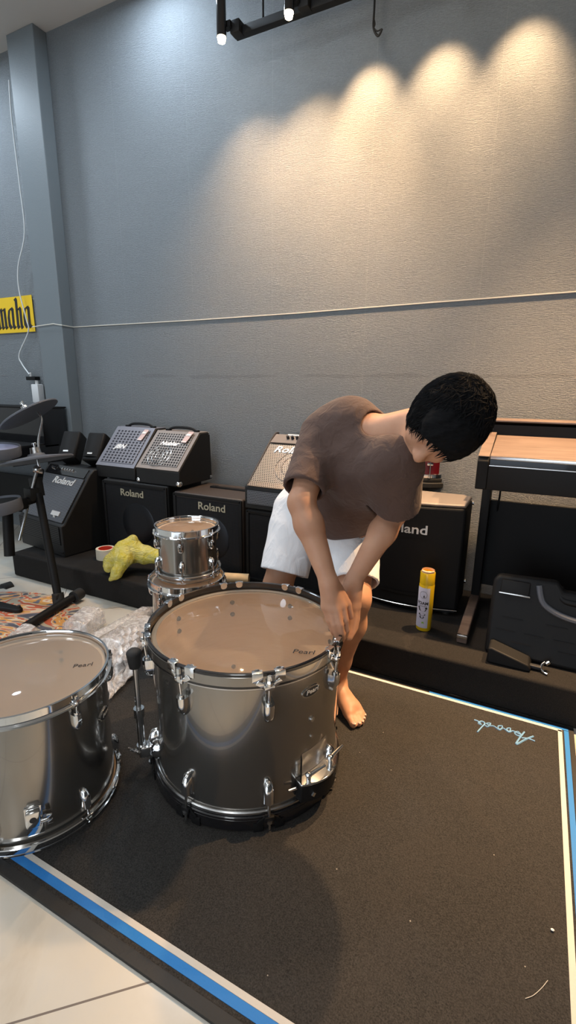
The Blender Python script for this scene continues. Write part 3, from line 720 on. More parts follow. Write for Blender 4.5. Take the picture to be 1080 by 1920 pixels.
px = MB(); put_text(px, 'Pearl', (0.1187, 0.0930, 0.3890), (.75, .66, 0), (-.66, .75, 0), .026, shear=.1, ext=.0002); px.build('head_logo', M['ink'], fh)
MB().cyl(pol(24, .2065, .262), pol(24, .210, .262), .010, seg=16).build('vent_grommet', M['chrome'], ft)
bg = on_shell(.207, 27, .258, .060, .030, .003, 0).build('badge', M['chrome'], ft); on_shell(.207, 27, .258, .053, .024, .0036).build('badge_face', M['ink'], bg)
mb = MB(); nrm = pol(27, 1); tn = Vector((-nrm.y, nrm.x, 0)); put_text(mb, 'Pearl', pol(27, .2115, .259), tn, (0, 0, 1), .015, shear=.2, ext=.0005, sx=1.2); mb.build('badge_logo', M['silver_text'], bg)
for a in (-38, 82, 202):
    F = frame(a); lb = MB().box(pol(a, .209, .088), (.006, .040, .085), rot=F, bev=.008).box(pol(a, .219, .105), (.020, .032, .045), rot=F, bev=.004).build('leg_bracket', M['chrome'], ft)
    MB().cyl(pol(a, .2285, .108), pol(a, .2295, .108), .008, seg=16).build('leg_socket', M['ink'], lb)
    wing(lb, pol(a, .219, .090) + F @ Vector((0, .016, 0)), F @ Vector((0, 1, 0)), (.3, 0, 1), .026)

rt2_, h_ = hooped_drum('rack_tom', 'medium smoky silver tom on the floor beneath a smaller tom, behind the bass drum', (-1.238, 1.517, .0092), .146, .378, 6, -95, lug_h=.042)
rt1_, h_ = hooped_drum('rack_tom', 'small smoky silver tom standing on top of another tom', (-1.243, 1.535, .3885), .120, .2165, 6, -63, lug_h=.034)
rt1_['group'] = rt2_['group'] = 'toms stacked behind the bass drum'
# red drum resting on the big bow-fronted amplifier
rd = thing('snare_drum', 'dark red drum with chrome hoop on top of the bow-fronted amplifier', 'drum', (-0.5033, 2.6083, 0.6680))
MB().lathe([(.150, 0), (.156, .004), (.156, .024), (.150, .028), (.146, .030), (.150, .034), (.150, .046), (.140, .050), (.02, .050), (.02, 0)], 64).build('base_hoop', M['rubber'], rd)
MB().lathe([(.142, .050), (.146, .052), (.146, .068), (.139, .071)], 64).build('lower_hoop', M['chrome'], rd)
MB().lathe([(.138, .066), (.138, .180)], 64).build('shell', M['red_shell'], rd)
MB().lathe([(.139, .178), (.146, .180), (.146, .197), (.141, .199), (.138, .192)], 64).build('upper_hoop', M['chrome'], rd)
MB().lathe([(.138, .190), (.13, .193), (.001, .193)], 48).build('drumhead', M['white_head'], rd)
for k in range(8):
    a = -70 + 45 * k
    MB().cyl(pol(a, .148, .058), pol(a, .148, .192), .003, seg=8).box(pol(a, .143, .122), (.014, .030, .016), rot=frame(a), bev=.004).cyl(pol(a, .149, .052), pol(a, .149, .066), .006, seg=10).build('lug', M['chrome'], rd)

# ============================================================ AMPLIFIERS AND SPEAKERS
def cab(t, prof, w, mat, bev=.008, name='cabinet'):
    return MB().prism(prof, -w / 2, w / 2).build(name, M[mat], t, bevel=bev)
def face(t, name, mat, p, q, x0, x1, m0=.02, m1=.02, th=.006, off=.0):
    p = Vector((0, *p)); q = Vector((0, *q)); v = (q - p).normalized(); L = (q - p).length; n = Vector((1, 0, 0)).cross(v)
    return MB().slab(Vector((x0, 0, 0)) + p + v * m0 + n * off, (1, 0, 0), v, x1 - x0, L - m0 - m1, th).build(name, M[mat], t)
def on_face(p, q, x, s, off):      # point at x, distance s up the face p->q, lifted by off
    p = Vector((0, *p)); q = Vector((0, *q)); v = (q - p).normalized(); n = Vector((1, 0, 0)).cross(v)
    return p + v * s + n * off + Vector((x, 0, 0)), v, n
def logo(t, txt, p, q, x, s, off, size, mat='silver_text', name='logo', **k):
    o, v, n = on_face(p, q, x, s, off); mb = MB(); put_text(mb, txt, o, (1, 0, 0), v, size, **k); return mb.build(name, M[mat], t)
def corner(t, c, s=.022):
    return MB().ell(c, (s, s, s), 14, 8).build('corner_cap', M['chrome'], t)

# slanted keyboard amp at the left end of the stage
a1 = thing('keyboard_amplifier', 'black slanted keyboard amplifier with knobs, standing at the left end of the stage', 'amplifier', (-2.672, 1.885, PH), rad(-8))
P1 = [(0, 0), (-.004, .195), (.018, .20), (.215, .475), (.245, .502), (.34, .502), (.34, 0)]
cab(a1, P1, .49, 'black_tolex', .008)
face(a1, 'grille', 'grille_black', (.018, .20), (.215, .475), -.225, .225, .006, .04, .006, .002)
face(a1, 'louvre_panel', 'louvre', (0, .03), (-.004, .195), -.225, .225, .045, .004, .004, .001)
pp, qq = (.180, .425), (.245, .502)
pan = face(a1, 'control_panel', 'black_gloss', (.192, .443), (.243, .501), -.215, .215, .006, .008, .004, .003)
kb = None
for i, x in enumerate((-.15, -.12, -.09, -.035, -.005, .022, .05, .078)):
    o, v, nn = on_face((.192, .443), (.243, .501), x, .042, .006)
    MB().cyl(o, o + nn * .014, .009, .007, seg=12).build('knob', M['black_plastic'] if i in (1, 2) else M['steel'], pan)
logo(a1, 'Roland', (.018, .20), (.215, .475), .035, .262, .009, .064, shear=.25, sx=1.25, ext=.003, bold=.0012)
o, v, nn = on_face((.018, .20), (.215, .475), .125, .040, .009)
MB().slab(o - Vector((.045, 0, 0)), (1, 0, 0), v, .085, .028, .003).box(o - v * .008, (.02, .004, .02)).build('badge', M['silver_text'], a1)
MB().box((.225, .0, .03), (.03, .012, .012), bev=.003).build('foot_bracket', M['dark_trim'], a1)

# big cabinets
def cabinet(label, loc, w, d, h, rz, body, mat_top=None, tx='gold_text', tpos=.0, ts=.052, tz=.06, italics=0.0):
    t = thing('speaker_cabinet', label, 'speaker', loc, rz, 'speaker cabinets on the stage')
    cab(t, [(0, 0), (0, h), (d, h), (d, 0)], w, body, .010)
    face(t, 'grille', 'grille_dark', (0, 0), (0, h), -w / 2 + .02, w / 2 - .02, .02, .028, .004, .0)
    fr = MB()
    for x in (-w / 2 + .011, w / 2 - .011): fr.box((x, -.004, h / 2), (.018, .012, h - .012), bev=.004)
    for z in (.011, h - .013): fr.box((0, -.004, z), (w - .01, .012, .018), bev=.004)
    fr.build('frame', M['dark_trim'], t)
    if tx: logo(t, 'Roland', (0, 0), (0, h), tpos, h - tz, .006, ts, mat=tx, shear=0.0, sx=1.12, ext=.002, bold=.0006)
    # speaker cone dimly seen through the grille
    MB().lathe([(.125, 0), (.118, .004), (.06, .001), (.0, .001)], 40, c=(.02, -.0035, h * .46), M=Matrix.Rotation(PI / 2, 3, 'X')).build('speaker_ring', M['grille_dark'], t)
    return t
c2 = cabinet('black speaker cabinet with gold lettering standing between slanted amplifier and middle cabinet', (-2.065, 2.085, PH), .50, .32, .455, 0, 'black_tolex', ts=.058, tz=.066, tpos=-.015)
c3 = cabinet('wide speaker cabinet with worn brownish top, behind the stacked toms', (-1.545, 2.085, PH), .455, .31, .435, 0, 'brown_tolex', ts=.058, tz=.062, tpos=.035)
MB().box((.04, .20, .4375), (.27, .03, .012), bev=.004).box((-.09, .20, .4365), (.04, .036, .018), bev=.004).box((.17, .20, .4365), (.04, .036, .018), bev=.004).build('handle', M['dark_trim'], c3)
c4 = cabinet('black speaker cabinet under the brass-grilled amplifier, behind the man in shorts', (-1.075, 2.085, PH), .44, .34, .395, 0, 'black_tolex', tx=None)
# brass-grilled amp on top
a2 = thing('keyboard_amplifier', 'slanted amplifier with brass-coloured grille on a cabinet behind the man', 'amplifier', (-1.075, 2.075, PH + .396), rad(-1))
P2 = [(0, 0), (0, .118), (.03, .135), (.255, .325), (.30, .352), (.345, .352), (.345, 0)]
cab(a2, P2, .45, 'black_tolex', .007)
face(a2, 'grille', 'grille_tan', (.03, .135), (.255, .325), -.205, .205, .002, .03, .006, .002)
face(a2, 'vent_panel', 'grille_black', (0, 0), (0, .118), -.205, .205, .03, .02, .006, .002)
face(a2, 'lower_grille', 'grille_tan', (.0, .118), (.03, .135), -.205, .205, .0, .0, .005, .002)
pan = face(a2, 'control_panel', 'taupe_frame', (.255, .325), (.30, .352), -.205, .205, -.022, .0, .006, .003)
for i in range(8):
    o, v, nn = on_face((.255, .325), (.30, .352), -.115 + i * .028, .018, .009)
    MB().cyl(o, o + nn * .018, .009, .007, seg=12).build('knob', M['ink'], pan)
o, v, nn = on_face((.255, .325), (.30, .352), -.02, .043, .009); MB().slab(o - Vector((.11, 0, 0)), (1, 0, 0), v, .22, .010, .003).build('panel_stripe', M['white_text'], pan)
logo(a2, 'Roland', (.03, .135), (.255, .325), -.055, .225, .009, .060, mat='white_text', shear=.25, sx=1.25, ext=.003, bold=.0012)
mb = MB()
for s in (-1, 1): mb.prism([(.02, .128), (.262, .335), (.315, .366), (.345, .366), (.345, .352), (.30, .350), (.26, .322), (.03, .128)], s * .225 - .012 * (s > 0) , s * .225 + .012 * (s < 0))
mb.build('side_rail', M['brown_tolex'], a2, bevel=.003)
o, v, nn = on_face((.03, .135), (.255, .325), .0, .125, .009)
mb = MB()
for rr in (.105, .070, .035): mb.lathe([(rr - .003, 0), (rr, .0015), (rr + .003, 0)], 48, c=o, M=Matrix((Vector((1, 0, 0)), v, nn)).transposed())
mb.build('speaker_ring', M['taupe_frame'], a2)

# wedge monitors with price tags, on the cabinets
def wedge(label, loc, w, frame_m, grille_m, txt, rz, tx, ts, name='stage_monitor', caps=True, lip=.085, h=.295):
    t = thing(name, label, 'monitor', loc, rz, 'wedge monitors on the cabinets')
    p, q = (0, lip), (.205, h); prof = [(.0, 0), p, q, (.30, h), (.31, .02), (.31, 0)]
    cab(t, prof, w, 'black_tolex', .006)
    face(t, 'baffle', frame_m, p, q, -w / 2 + .002, w / 2 - .002, .002, .0, .005, .001)
    MB().slab(Vector((-w / 2 + .003, q[0], q[1] + .0005)), (1, 0, 0), (0, 1, 0), w - .006, .092, .002).build('top_skin', M[frame_m], t)
    face(t, 'grille', grille_m, p, q, -w / 2 + .026, w / 2 - .026, .028, .024, .0035, .006)
    logo(t, txt, p, q, *tx, .0105, ts, mat='white_text', shear=.3, sx=1.15, ext=.002, bold=.0012)
    o, v, nn = on_face(p, q, w * .30, .20, .012)
    tg = MB().slab(o - Vector((.024, 0, 0)), (1, -.18, 0), v + Vector((.20, 0, 0)), .042, .085, .0012).build('price_tag', M['tag_paper'], t)
    MB().slab(o - Vector((.024, 0, 0)) + v * .052 + nn * .0016 + Vector((.011, -.002, 0)), (1, -.18, 0), v + Vector((.20, 0, 0)), .038, .014, .0008).build('tag_stripe', M['tag_white'], tg)
    MB().slab(o - Vector((.024, 0, 0)) + v * .004 + nn * .0016, (1, -.18, 0), v + Vector((.20, 0, 0)), .040, .005, .0008).build('tag_edge', M['tag_white'], tg)
    hm = MB().tube([(-.10, .235, h + .004), (-.05, .235, h + .022), (.06, .235, h + .022), (.11, .235, h + .004)], .008, seg=8)
    for x in (-.10, .11): hm.box((x, .235, h + .006), (.03, .024, .014), bev=.004)
    hm.build('strap_handle', M['black_plastic'], t)
    if caps:
        for x in (-w / 2 + .012, w / 2 - .012):
            corner(t, (x, .013, .016), .019)
            corner(t, (x, .296, .016), .016)
        corner(t, (w / 2 - .010, .292, h - .008), .013)
    return t
wedge('grey wedge stage monitor with slotted grille and pink price tag, left of the darker wedge', (-2.245, 2.120, PH + .457), .315, 'grey_frame', 'grille_grey', 'JBN', 0, (-.035, .145), .044, caps=False, lip=.07, h=.292)
w2 = wedge('taupe framed wedge stage monitor with chrome corner caps and white script', (-1.893, 2.095, PH + .457), .315, 'taupe_frame', 'grille_slot', 'Nubler', 0, (-.005, .185), .040, lip=.085, h=.285)
p, q = (0, .085), (.205, .285); o, v, nn = on_face(p, q, -.03, .095, .011); mb = MB()
for rr in (.075, .05, .025): mb.lathe([(rr - .002, 0), (rr, .001), (rr + .002, 0)], 40, c=o, M=Matrix((Vector((1, 0, 0)), v, nn)).transposed())
mb.build('speaker_ring', M['steel'], w2)

# small satellite speakers leaning back on the slanted amp
def satellite(label, loc, rz, lean):
    t = thing('satellite_speaker', label, 'speaker', loc, rot=(rad(-lean), 0, rz), group='small satellite speakers on the slanted amplifier')
    sec = [(-.062, .015), (-.050, .0), (.050, .0), (.062, .015), (.056, .10), (.035, .125), (-.035, .125), (-.056, .10)]
    MB().prism(sec, 0, .19, axis='z').build('housing', M['black_plastic'], t, bevel=.008)
    g = MB(); n = 10
    vs = []
    for z in (.022, .178):
        for i in range(n + 1):
            x = -.050 + .10 * i / n; vs.append((x, -.010 * math.cos((x / .05) * PI / 2) - .001, z))
    g.add(vs, [(i, i + 1, n + 2 + i, n + 1 + i) for i in range(n)]); g.build('grille_cloth', M['dark_trim'], t)
    MB().box((0, -.007, .040), (.034, .010, .010)).build('nameplate', M['silver_text'], t)
    return t
satellite('small black satellite speaker leaning back on slanted amplifier, next to the column', (-2.6678, 2.1150, 0.7082), rad(20), 34)
satellite('small black satellite speaker half hidden behind the grey wedge monitor', (-2.4642, 2.1250, 0.7050), rad(14), 32)

# bow-fronted amplifier
b1 = thing('personal_amplifier', 'large black bow-fronted amplifier with brown top and silver lettering', 'amplifier', (-.475, 2.155, PH))
n = 14; bow = [(-.25 + .5 * i / n, -.045 * math.cos(PI * (i / n - .5)) ) for i in range(n + 1)]
def rounded(ins=0.0):
    f = [(x * (1 - ins / .25), y + ins) for x, y in bow]; r = []
    return f + [(.25 - ins, .20), (.21 - ins, .235 - ins), (-.21 + ins, .235 - ins), (-.25 + ins, .20)]
MB().prism(rounded(), .028, .505, axis='z').build('housing', M['black_plastic'], b1, bevel=.012, seg=3)
MB().prism(rounded(.004), .505, .520, axis='z').build('top_panel', M['taupe_frame'], b1, bevel=.006)
MB().prism(rounded(.012), .012, .028, axis='z').build('base', M['ink'], b1)
MB().tube([(x, y - .003, .028) for x, y in bow], .003, seg=6, sub=1).build('base_trim', M['steel'], b1)
for x, y in ((-.2, .02), (.2, .02), (-.2, .19), (.2, .19)): MB().cyl((x, y, 0), (x, y, .014), .018, seg=12).build('foot', M['rubber'], b1)
mb = MB(); 
vs, fs = text_geo('Roland', .058, shear=.0, sx=1.25, ext=.002, bold=.0008)
yb = lambda x: -.045 * math.cos(PI * x / .5) - .003
mb.add([(x + .0, yb(x) - z, .395 + y) for x, y, z in vs], fs, smooth=False); mb.build('logo', M['silver_text'], b1)
mb = MB()
for i in range(10):
    x0 = -.10 + .02 * i; x1 = x0 + .02; mb.add([(x0, yb(x0), .352), (x1, yb(x1), .352), (x1, yb(x1), .358), (x0, yb(x0), .358)], [(0, 1, 2, 3)])
mb.build('logo_bar', M['dark_trim'], b1)
mb = MB()
for i in range(10):
    x0 = -.10 + .021 * i; x1 = x0 + .021; mb.add([(x0, yb(x0) - .002, .082), (x1, yb(x1) - .002, .082), (x1, yb(x1) - .002, .096), (x0, yb(x0) - .002, .096)], [(0, 1, 2, 3)])
mb.build('front_strip', M['dark_trim'], b1)
for z in (.10, .49): MB().cyl((.246, .205, z), (.256, .205, z), .010, seg=12).build('side_bolt', M['steel'], b1)

# ============================================================ DIGITAL PIANO
pn = thing('digital_piano', 'dark brown digital piano with closed wooden key cover, right end of the stage', 'piano', (.49, 2.0, PH))
WP = 1.36; hx = WP / 2
for s in (-1, 1):
    x0, x1 = (s * hx, s * hx - s * .042); xa, xb = min(x0, x1), max(x0, x1)
    MB().prism([(0, .625), (0.0, .735), (.012, .752), (.255, .828), (.43, .828), (.43, .625)], xa, xb).build('cheek', M['walnut'] if False else M['dark_trim'], pn, bevel=.004)
    MB().prism([(.006, .752), (.245, .827), (.245, .829), (.006, .755)], xa + .001, xb - .001).build('cheek_cap', M['walnut'], pn)
    MB().box(((xa + xb) / 2, .375, .335), (.036, .10, .58), bev=.003).build('leg', M['dark_trim'], pn)
    fo = MB().prism([(-.085, 0), (-.085, .030), (-.07, .040), (.40, .055), (.43, .055), (.43, 0)], xa + .001, xb - .001).build('foot', M['walnut'], pn, bevel=.004)
    MB().box(((xa + xb) / 2, -.083, .030), (.040, .014, .016), bev=.002).build('foot_cap', M['steel'], fo)
MB().box((0, .215, .650), (WP - .084, .42, .05)).box((0, .01, .672), (WP - .084, .018, .094), bev=.003).build('key_bed', M['dark_trim'], pn)
MB().prism([(.012, .745), (.250, .812), (.250, .818), (.012, .757)], -hx + .043, hx - .043).build('key_cover', M['walnut'], pn, bevel=.002)
MB().box((0, .010, .750), (WP - .088, .006, .012), bev=.002).build('cover_edge', M['steel'], pn)
MB().box((0, .02, .733), (WP - .09, .024, .020)).build('key_slip', M['black_gloss'], pn)
MB().box((0, .003, .7205), (WP - .088, .006, .003)).build('slip_trim', M['steel'], pn)
MB().box((0, .34, .835), (WP - .05, .17, .075)).build('music_recess', M['black_plastic'], pn)
MB().box((0, .35, .868), (WP + .006, .19, .022), bev=.003).build('top_lid', M['walnut'], pn)
MB().box((0, .425, .29), (WP - .05, .02, .42)).build('back_panel', M['black_plastic'], pn)
MB().tube([tuple(a - b for a, b in zip(q, (.49, 2.0, PH))) for q in ((-0.1156, 2.4000, 0.7399), (-0.1160, 2.4100, 0.6753), (-0.1187, 2.4100, 0.6368), (-0.1196, 2.4200, 0.5960))], .0045, seg=6).build('power_cord', M['black_plastic'], pn)

# hard case leaning under the piano
hc = thing('instrument_case', 'black moulded plastic carry case with handle, leaning under the piano', 'case', (.205, 1.885, PH + .004), rot=(rad(-15), 0, rad(0)))
cs = MB().prism([(-.285, 0), (-.285, .285), (-.27, .31), (-.06, .318), (-.04, .285), (.16, .285), (.18, .318), (.27, .31), (.285, .285), (.285, 0)], 0, .10, axis='y'); cs.build('shell', M['black_plastic'], hc, bevel=.014, seg=3)
MB().tube([(-.125, -.004, .292), (-.10, -.006, .225), (-.02, -.008, .190), (.08, -.008, .190), (.16, -.006, .225), (.185, -.004, .292)], .011, seg=8).build('handle_rim', M['pad_rubber'], hc)
MB().tube([(-.055, .02, .300), (-.045, .01, .255), (.0, .005, .246), (.10, .005, .246), (.135, .01, .255), (.145, .02, .300)], .013, seg=10).build('handle', M['black_plastic'], hc)
MB().box((-.205, -.006, .268), (.10, .018, .055), bev=.006).build('latch', M['black_plastic'], hc)
MB().box((-.205, -.0135, .243), (.11, .010, .006), bev=.002).build('latch_edge', M['steel'], hc)
rg = MB()
for z, xs in ((.150, (-.20, -.05, .05, .15)), (.100, (-.22, -.12, -.02, .10)), (.06, (-.16, .0, .12))):
    for x in xs: rg.box((x, -.001, z), (.07, .004, .003))
rg.build('moulded_ribs', M['dark_trim'], hc)

# wedge pedal with chrome hook
pdl = thing('pedal', 'black wedge-shaped pedal with small chrome hook, lying at the stage edge by the case', 'pedal', (-0.0642, 1.8164, 0.1510), rot=(0, 0, rad(-1)))
MB().prism([(0, 0), (0, .058), (.012, .062), (.142, .026), (.150, .012), (.150, 0)], -.004, .075, axis='y').build('body', M['black_plastic'], pdl, bevel=.005)
MB().box((.163, .028, .012), (.04, .02, .012), bev=.003).build('arm', M['ink'], pdl)
MB().tube([(.195, .045, .030), (.186, .038, .022), (.184, .026, .012), (.192, .014, .006), (.206, .006, .005)], .0045, seg=8).cyl((.198, .040, .026), (.208, .046, .034), .007, seg=12).build('hook', M['chrome'], pdl)

# ============================================================ SMALL THINGS ON THE STAGE
cn = thing('spray_can', 'yellow foam cleaner spray can with pale lilac label on the stage', 'can', (-0.3336, 1.9431, 0.1510), rad(6))
cn.location.y += .028
MB().lathe([(.0, .0), (.029, .0), (.0315, .004), (.0315, .206), (.030, .209)], 40).build('can_body', M['yellow_can'], cn)
cp = MB().lathe([(.0305, .208), (.0305, .259), (.028, .262), (.026, .261), (.026, .246), (.0, .246)], 40).build('cap', M['yellow_can'], cn)
MB().lathe([(.0285, .259), (.0285, .268), (.024, .271), (.023, .262)], 30, a0=rad(20), a1=rad(160), close=True).lathe([(.0285, .259), (.0285, .268), (.024, .271), (.023, .262)], 30, a0=rad(200), a1=rad(340), close=True).build('cap_crown', plain('peach_plastic', (.75, .48, .30), .4), cp)
lab = MB().lathe([(.0318, .016), (.0321, .017), (.0321, .196), (.0318, .197)], 30, a0=rad(-172), a1=rad(-58)).build('label', M['label_lilac'], cn)
def on_can(vs, fs, ac, zc, name, mat, r=.0324):
    return MB().add([pol(ac + math.degrees(x / r), r + max(z, 0) * .3, zc + y) for x, y, z in vs], fs, smooth=False).build(name, M[mat], lab)
vs, fs = text_geo('FOAM', .018, ext=.0003, sx=1.0, bold=.0006); on_can(vs, fs, -108, .128, 'label_word', 'ink')
vs, fs = text_geo('CLEANER', .0085, ext=.0003, sx=1.1); on_can(vs, fs, -108, .115, 'label_word', 'ink')
def poly_can(poly, ac, zc, name, mat): on_can([(x, y, .0003) for x, y in poly], [tuple(range(len(poly)))], ac, zc, name, mat)
for (w, h, z) in ((.034, .013, .099), (.030, .010, .078), (.020, .012, .066)): poly_can([(w / 2 * math.cos(t), h / 2 * math.sin(t) * 1.2) for t in np.linspace(0, 2 * PI, 14)[:-1]], -106, z, 'label_picture', 'ink')
for s in (-1, 1): poly_can([(s * .016 + .005 * math.cos(t), .005 * math.sin(t)) for t in np.linspace(0, 2 * PI, 10)[:-1]], -106, .107, 'label_picture', 'ink')
poly_can([(-.013, -.003), (.013, -.003), (.013, .003), (-.013, .003)], -106, .088, 'label_bar', 'tag_white')
poly_can([(-.004, -.008), (.004, -.008), (.0, .004)], -100, .163, 'label_emblem', 'ink')
mbr = [(.016 * math.cos(t), .016 * math.sin(t)) for t in np.linspace(0, 2 * PI, 25)[:-1]]; mbi = [(.0148 * math.cos(t), .0148 * math.sin(t)) for t in np.linspace(0, 2 * PI, 25)[:-1]]
on_can([(x, y, .0003) for x, y in mbr + mbi], [(i, (i + 1) % 24, 24 + (i + 1) % 24, 24 + i) for i in range(24)], -106, .166, 'label_ring', 'dark_trim')
poly_can([(-.005, -.003), (.006, -.004), (.004, .005), (-.004, .004)], -96, .040, 'label_leaf', 'green')

tp = thing('tape_roll', 'roll of cream packing tape with red core beside the yellow bag', 'tape', (-2.2127, 1.9677, 0.1510))
MB().lathe([(.040, .0), (.055, .0), (.055, .062), (.040, .062)], 48, close=True).build('tape', M['tape_cream'], tp)
MB().lathe([(.037, .0), (.0405, .0), (.0405, .0625), (.037, .0625)], 48, close=True).build('core', M['tape_red'], tp)
ctb = MB().lathe([(.022, -.16), (.026, -.16), (.026, .16), (.022, .16)], 28, close=True, M=Matrix.Rotation(rad(20), 3, 'Z') @ Matrix.Rotation(PI / 2, 3, 'Y')).build('cardboard_tube', M['cardboard'])
ctb.location = (-1.405, 1.985, PH + .0265)
tag(ctb, 'kraft cardboard tube lying on the stage behind the stacked toms', 'tube')
# yellow plastic bag, crumpled and half slipping over the stage edge
bs = SDF((-2.12, 1.60, .10), (-1.62, 2.10, .42), .0045)
bs.chain([(-1.7562, 1.9300, 0.2474), (-1.8446, 1.9100, 0.2510), (-1.9085, 1.8800, 0.2619)], [.040, .046, .055], k=.03)
bs.chain([(-1.9167, 1.9000, 0.2981), (-1.9352, 1.8600, 0.2697), (-1.9408, 1.8200, 0.2441)], [.038, .058, .052], k=.04)
bs.chain([(-1.9408, 1.8200, 0.2441), (-1.9895, 1.8000, 0.2235), (-1.9868, 1.7750, 0.1890)], [.05, .036, .022], k=.03)
bs.chain([(-1.8931, 1.8000, 0.2465), (-1.9082, 1.7550, 0.1798), (-1.9290, 1.7350, 0.1525)], [.045, .026, .016], k=.025)
bs.cap((-1.9277, 1.7380, 0.1578), (-1.9374, 1.7350, 0.1111), .007, .003, k=.006)
bs.cap((-1.9253, 1.9000, 0.3340), (-1.9048, 1.9000, 0.3432), .016, .014, k=.03)
X, Y, Z = bs.grid(); u1 = X * .75 + Z * .6; u2 = Z * .75 - X * .6
bs.F += creases(X, Y, Z, (30, 38, 52, 70, 95, 120), .0050, 5)
bs.half((0, 0, .152), (0, 0, -1), lo=(-2.2, 1.768, 0), hi=(-1.5, 2.2, .3))
tag(bs.mesh('plastic_bag', M['bag'], smooth=2), 'crumpled yellow plastic bag slipping over the stage edge beside the small tom', 'bag')

# ============================================================ WRAPPED PARTS, RUG
def parcel(label, a, b, w, h, ph, name='wrapped_parcel', tw=0.0):
    a = Vector(a); b = Vector(b); d = (b - a); L = d.length; d.normalize(); s = Vector((-d.y, d.x, 0)).normalized(); nu, nv = 48, 18; vs = []; fs = []
    up = d.cross(s); up = up if up.z > 0 else -up
    for i in range(nu + 1):
        t = i / nu; pin = min(1, t * 6 + .25, (1 - t) * 6 + .25)
        for j in range(nv):
            q = 2 * PI * j / nv
            cx_, cz_ = math.cos(q), math.sin(q); cx_ = math.copysign(abs(cx_) ** .6, cx_); cz_ = math.copysign(abs(cz_) ** .6, cz_)
            nz = 1 + .13 * abs(math.sin(4 * q + 2.5 * t + ph)) - .06 * abs(math.sin(9 * q - 3 * t)) + .025 * rng.standard_normal()
            p = a + d * (L * t) + s * (cx_ * w * pin * nz) + up * max(cz_ * h * pin * nz, -h) ; p.z = max(p.z, .0095)
            vs.append(p)
    fs = [(i * nv + j, i * nv + (j + 1) % nv, (i + 1) * nv + (j + 1) % nv, (i + 1) * nv + j) for i in range(nu) for j in range(nv)] + [tuple(range(nv))[::-1], tuple(range(nu * nv, nu * nv + nv))]
    o = MB().add(vs, fs).build(name, M['film'], None, sharp=60)
    return tag(o, label, 'parcel', 'plastic wrapped parcels on the floor')
parcel('bubble-wrapped metal stand part lying nearest the stage, left of the stacked toms', (-1.6592, 1.7500, 0.0400), (-1.6683, 1.2980, 0.0350), .030, .028, 0)
parcel('wide bubble-wrapped flat parcel lying between floor tom and stacked toms', (-1.5669, 1.6408, 0.0500), (-1.5323, 1.3303, 0.0400), .075, .035, 1.3)
parcel('thin bubble-wrapped tube lying closest to the left side of the bass drum', (-1.4642, 1.4915, 0.0400), (-1.4346, 1.2916, 0.0300), .020, .020, 2.2)
parcel('small plastic-wrapped bundle on the rug edge behind the floor tom', (-1.8521, 1.5540, 0.0500), (-1.7934, 1.3608, 0.0400), .062, .05, 3.1)
parcel('small plastic-wrapped bundle on the rug next to the black stand foot', (-1.9999, 1.3085, 0.0400), (-1.9776, 1.2116, 0.0300), .040, .035, 4.4)
def sheet(label, pts, res, amp, zf, ph):
    c = [Vector(p) for p in pts]; vs = []
    for i in range(res + 1):
        for j in range(res + 1):
            u, v = i / res, j / res; p = (c[0] * (1 - u) + c[1] * u) * (1 - v) + (c[3] * (1 - u) + c[2] * u) * v
            z = zf(u, v) + amp * (abs(math.sin(9 * u + 6 * v + ph + 2 * math.sin(5 * v))) + .7 * abs(math.sin(15 * v - 8 * u + ph)) + .35 * rng.random())
            vs.append((p.x + .008 * math.sin(20 * v + ph), p.y + .008 * math.sin(17 * u), max(.0098, z)))
    n = res + 1
    o = MB().add(vs, [(i * n + j, (i + 1) * n + j, (i + 1) * n + j + 1, i * n + j + 1) for i in range(res) for j in range(res)]).build('plastic_wrap', M['film'], None, sharp=50)
    so = o.modifiers.new('solid', 'SOLIDIFY'); so.thickness = .0012
    return tag(o, label, 'plastic wrap', 'loose plastic wrap on the floor')
sheet('loose sheet of clear plastic wrap with a pointed end beside the floor tom', [(-1.2963, 1.1043, 0.0100), (-1.3354, 1.2784, 0.0100), (-1.4741, 1.4553, 0.0100), (-1.5940, 1.3916, 0.0100)], 36, .011, lambda u, v: .012 + .05 * v * v, 0.5)
sheet('scrap of crinkled clear plastic wrap left of the chrome spur leg', [(-1.3972, 1.2540, 0.0200), (-1.3834, 1.3603, 0.0200), (-1.4945, 1.4778, 0.0200), (-1.5424, 1.4150, 0.0200)], 24, .012, lambda u, v: .050 + .03 * v, 2.5)

rug = MB().lathe([(.0, .0085), (.595, .0085), (.60, .004), (.60, .0)], 96, c=(0, 0, 0)).build('rug', M['rug'])
rug.location = (-2.27, 1.065, .0); tag(rug, 'round multicoloured swirl rug under the electronic drum stand', 'rug')

# ============================================================ ELECTRONIC DRUM KIT (its near end)
ek = thing('electronic_drum_kit', 'black electronic drum kit on tube rack, standing on the round swirl rug', 'drum kit', (-2.2, 1.59, .009))
EK = Vector((-2.2, 1.59, .009))
def E(p): return Vector(p) - EK
bp = MB().cyl(E((-2.1606, 1.5808, 0.0598)), E((-2.3210, 1.6526, 0.5944)), .0205, seg=20).build('rack_post', M['black_plastic'], ek)
MB().cyl(E((-2.1462, 1.5724, 0.0049)), E((-2.1659, 1.5844, 0.0817)), .030, seg=20).box(E((-2.1521, 1.5660, 0.0736)), (.03, .03, .03), bev=.008).build('post_socket', M['rubber'], bp)
MB().cyl(E((-2.1217, 1.5698, 0.0360)), E((-2.0607, 1.3128, 0.0340)), .021, seg=18).cyl(E((-2.1217, 1.5698, 0.0360)), E((-2.1433, 1.7010, 0.0380)), .021, seg=18).build('base_tube', M['black_plastic'], ek)
MB().cyl(E((-2.1269, 1.6487, 0.0400)), E((-2.1401, 1.7057, 0.0400)), .032, .031, seg=18).build('rubber_foot', M['rubber'], ek)
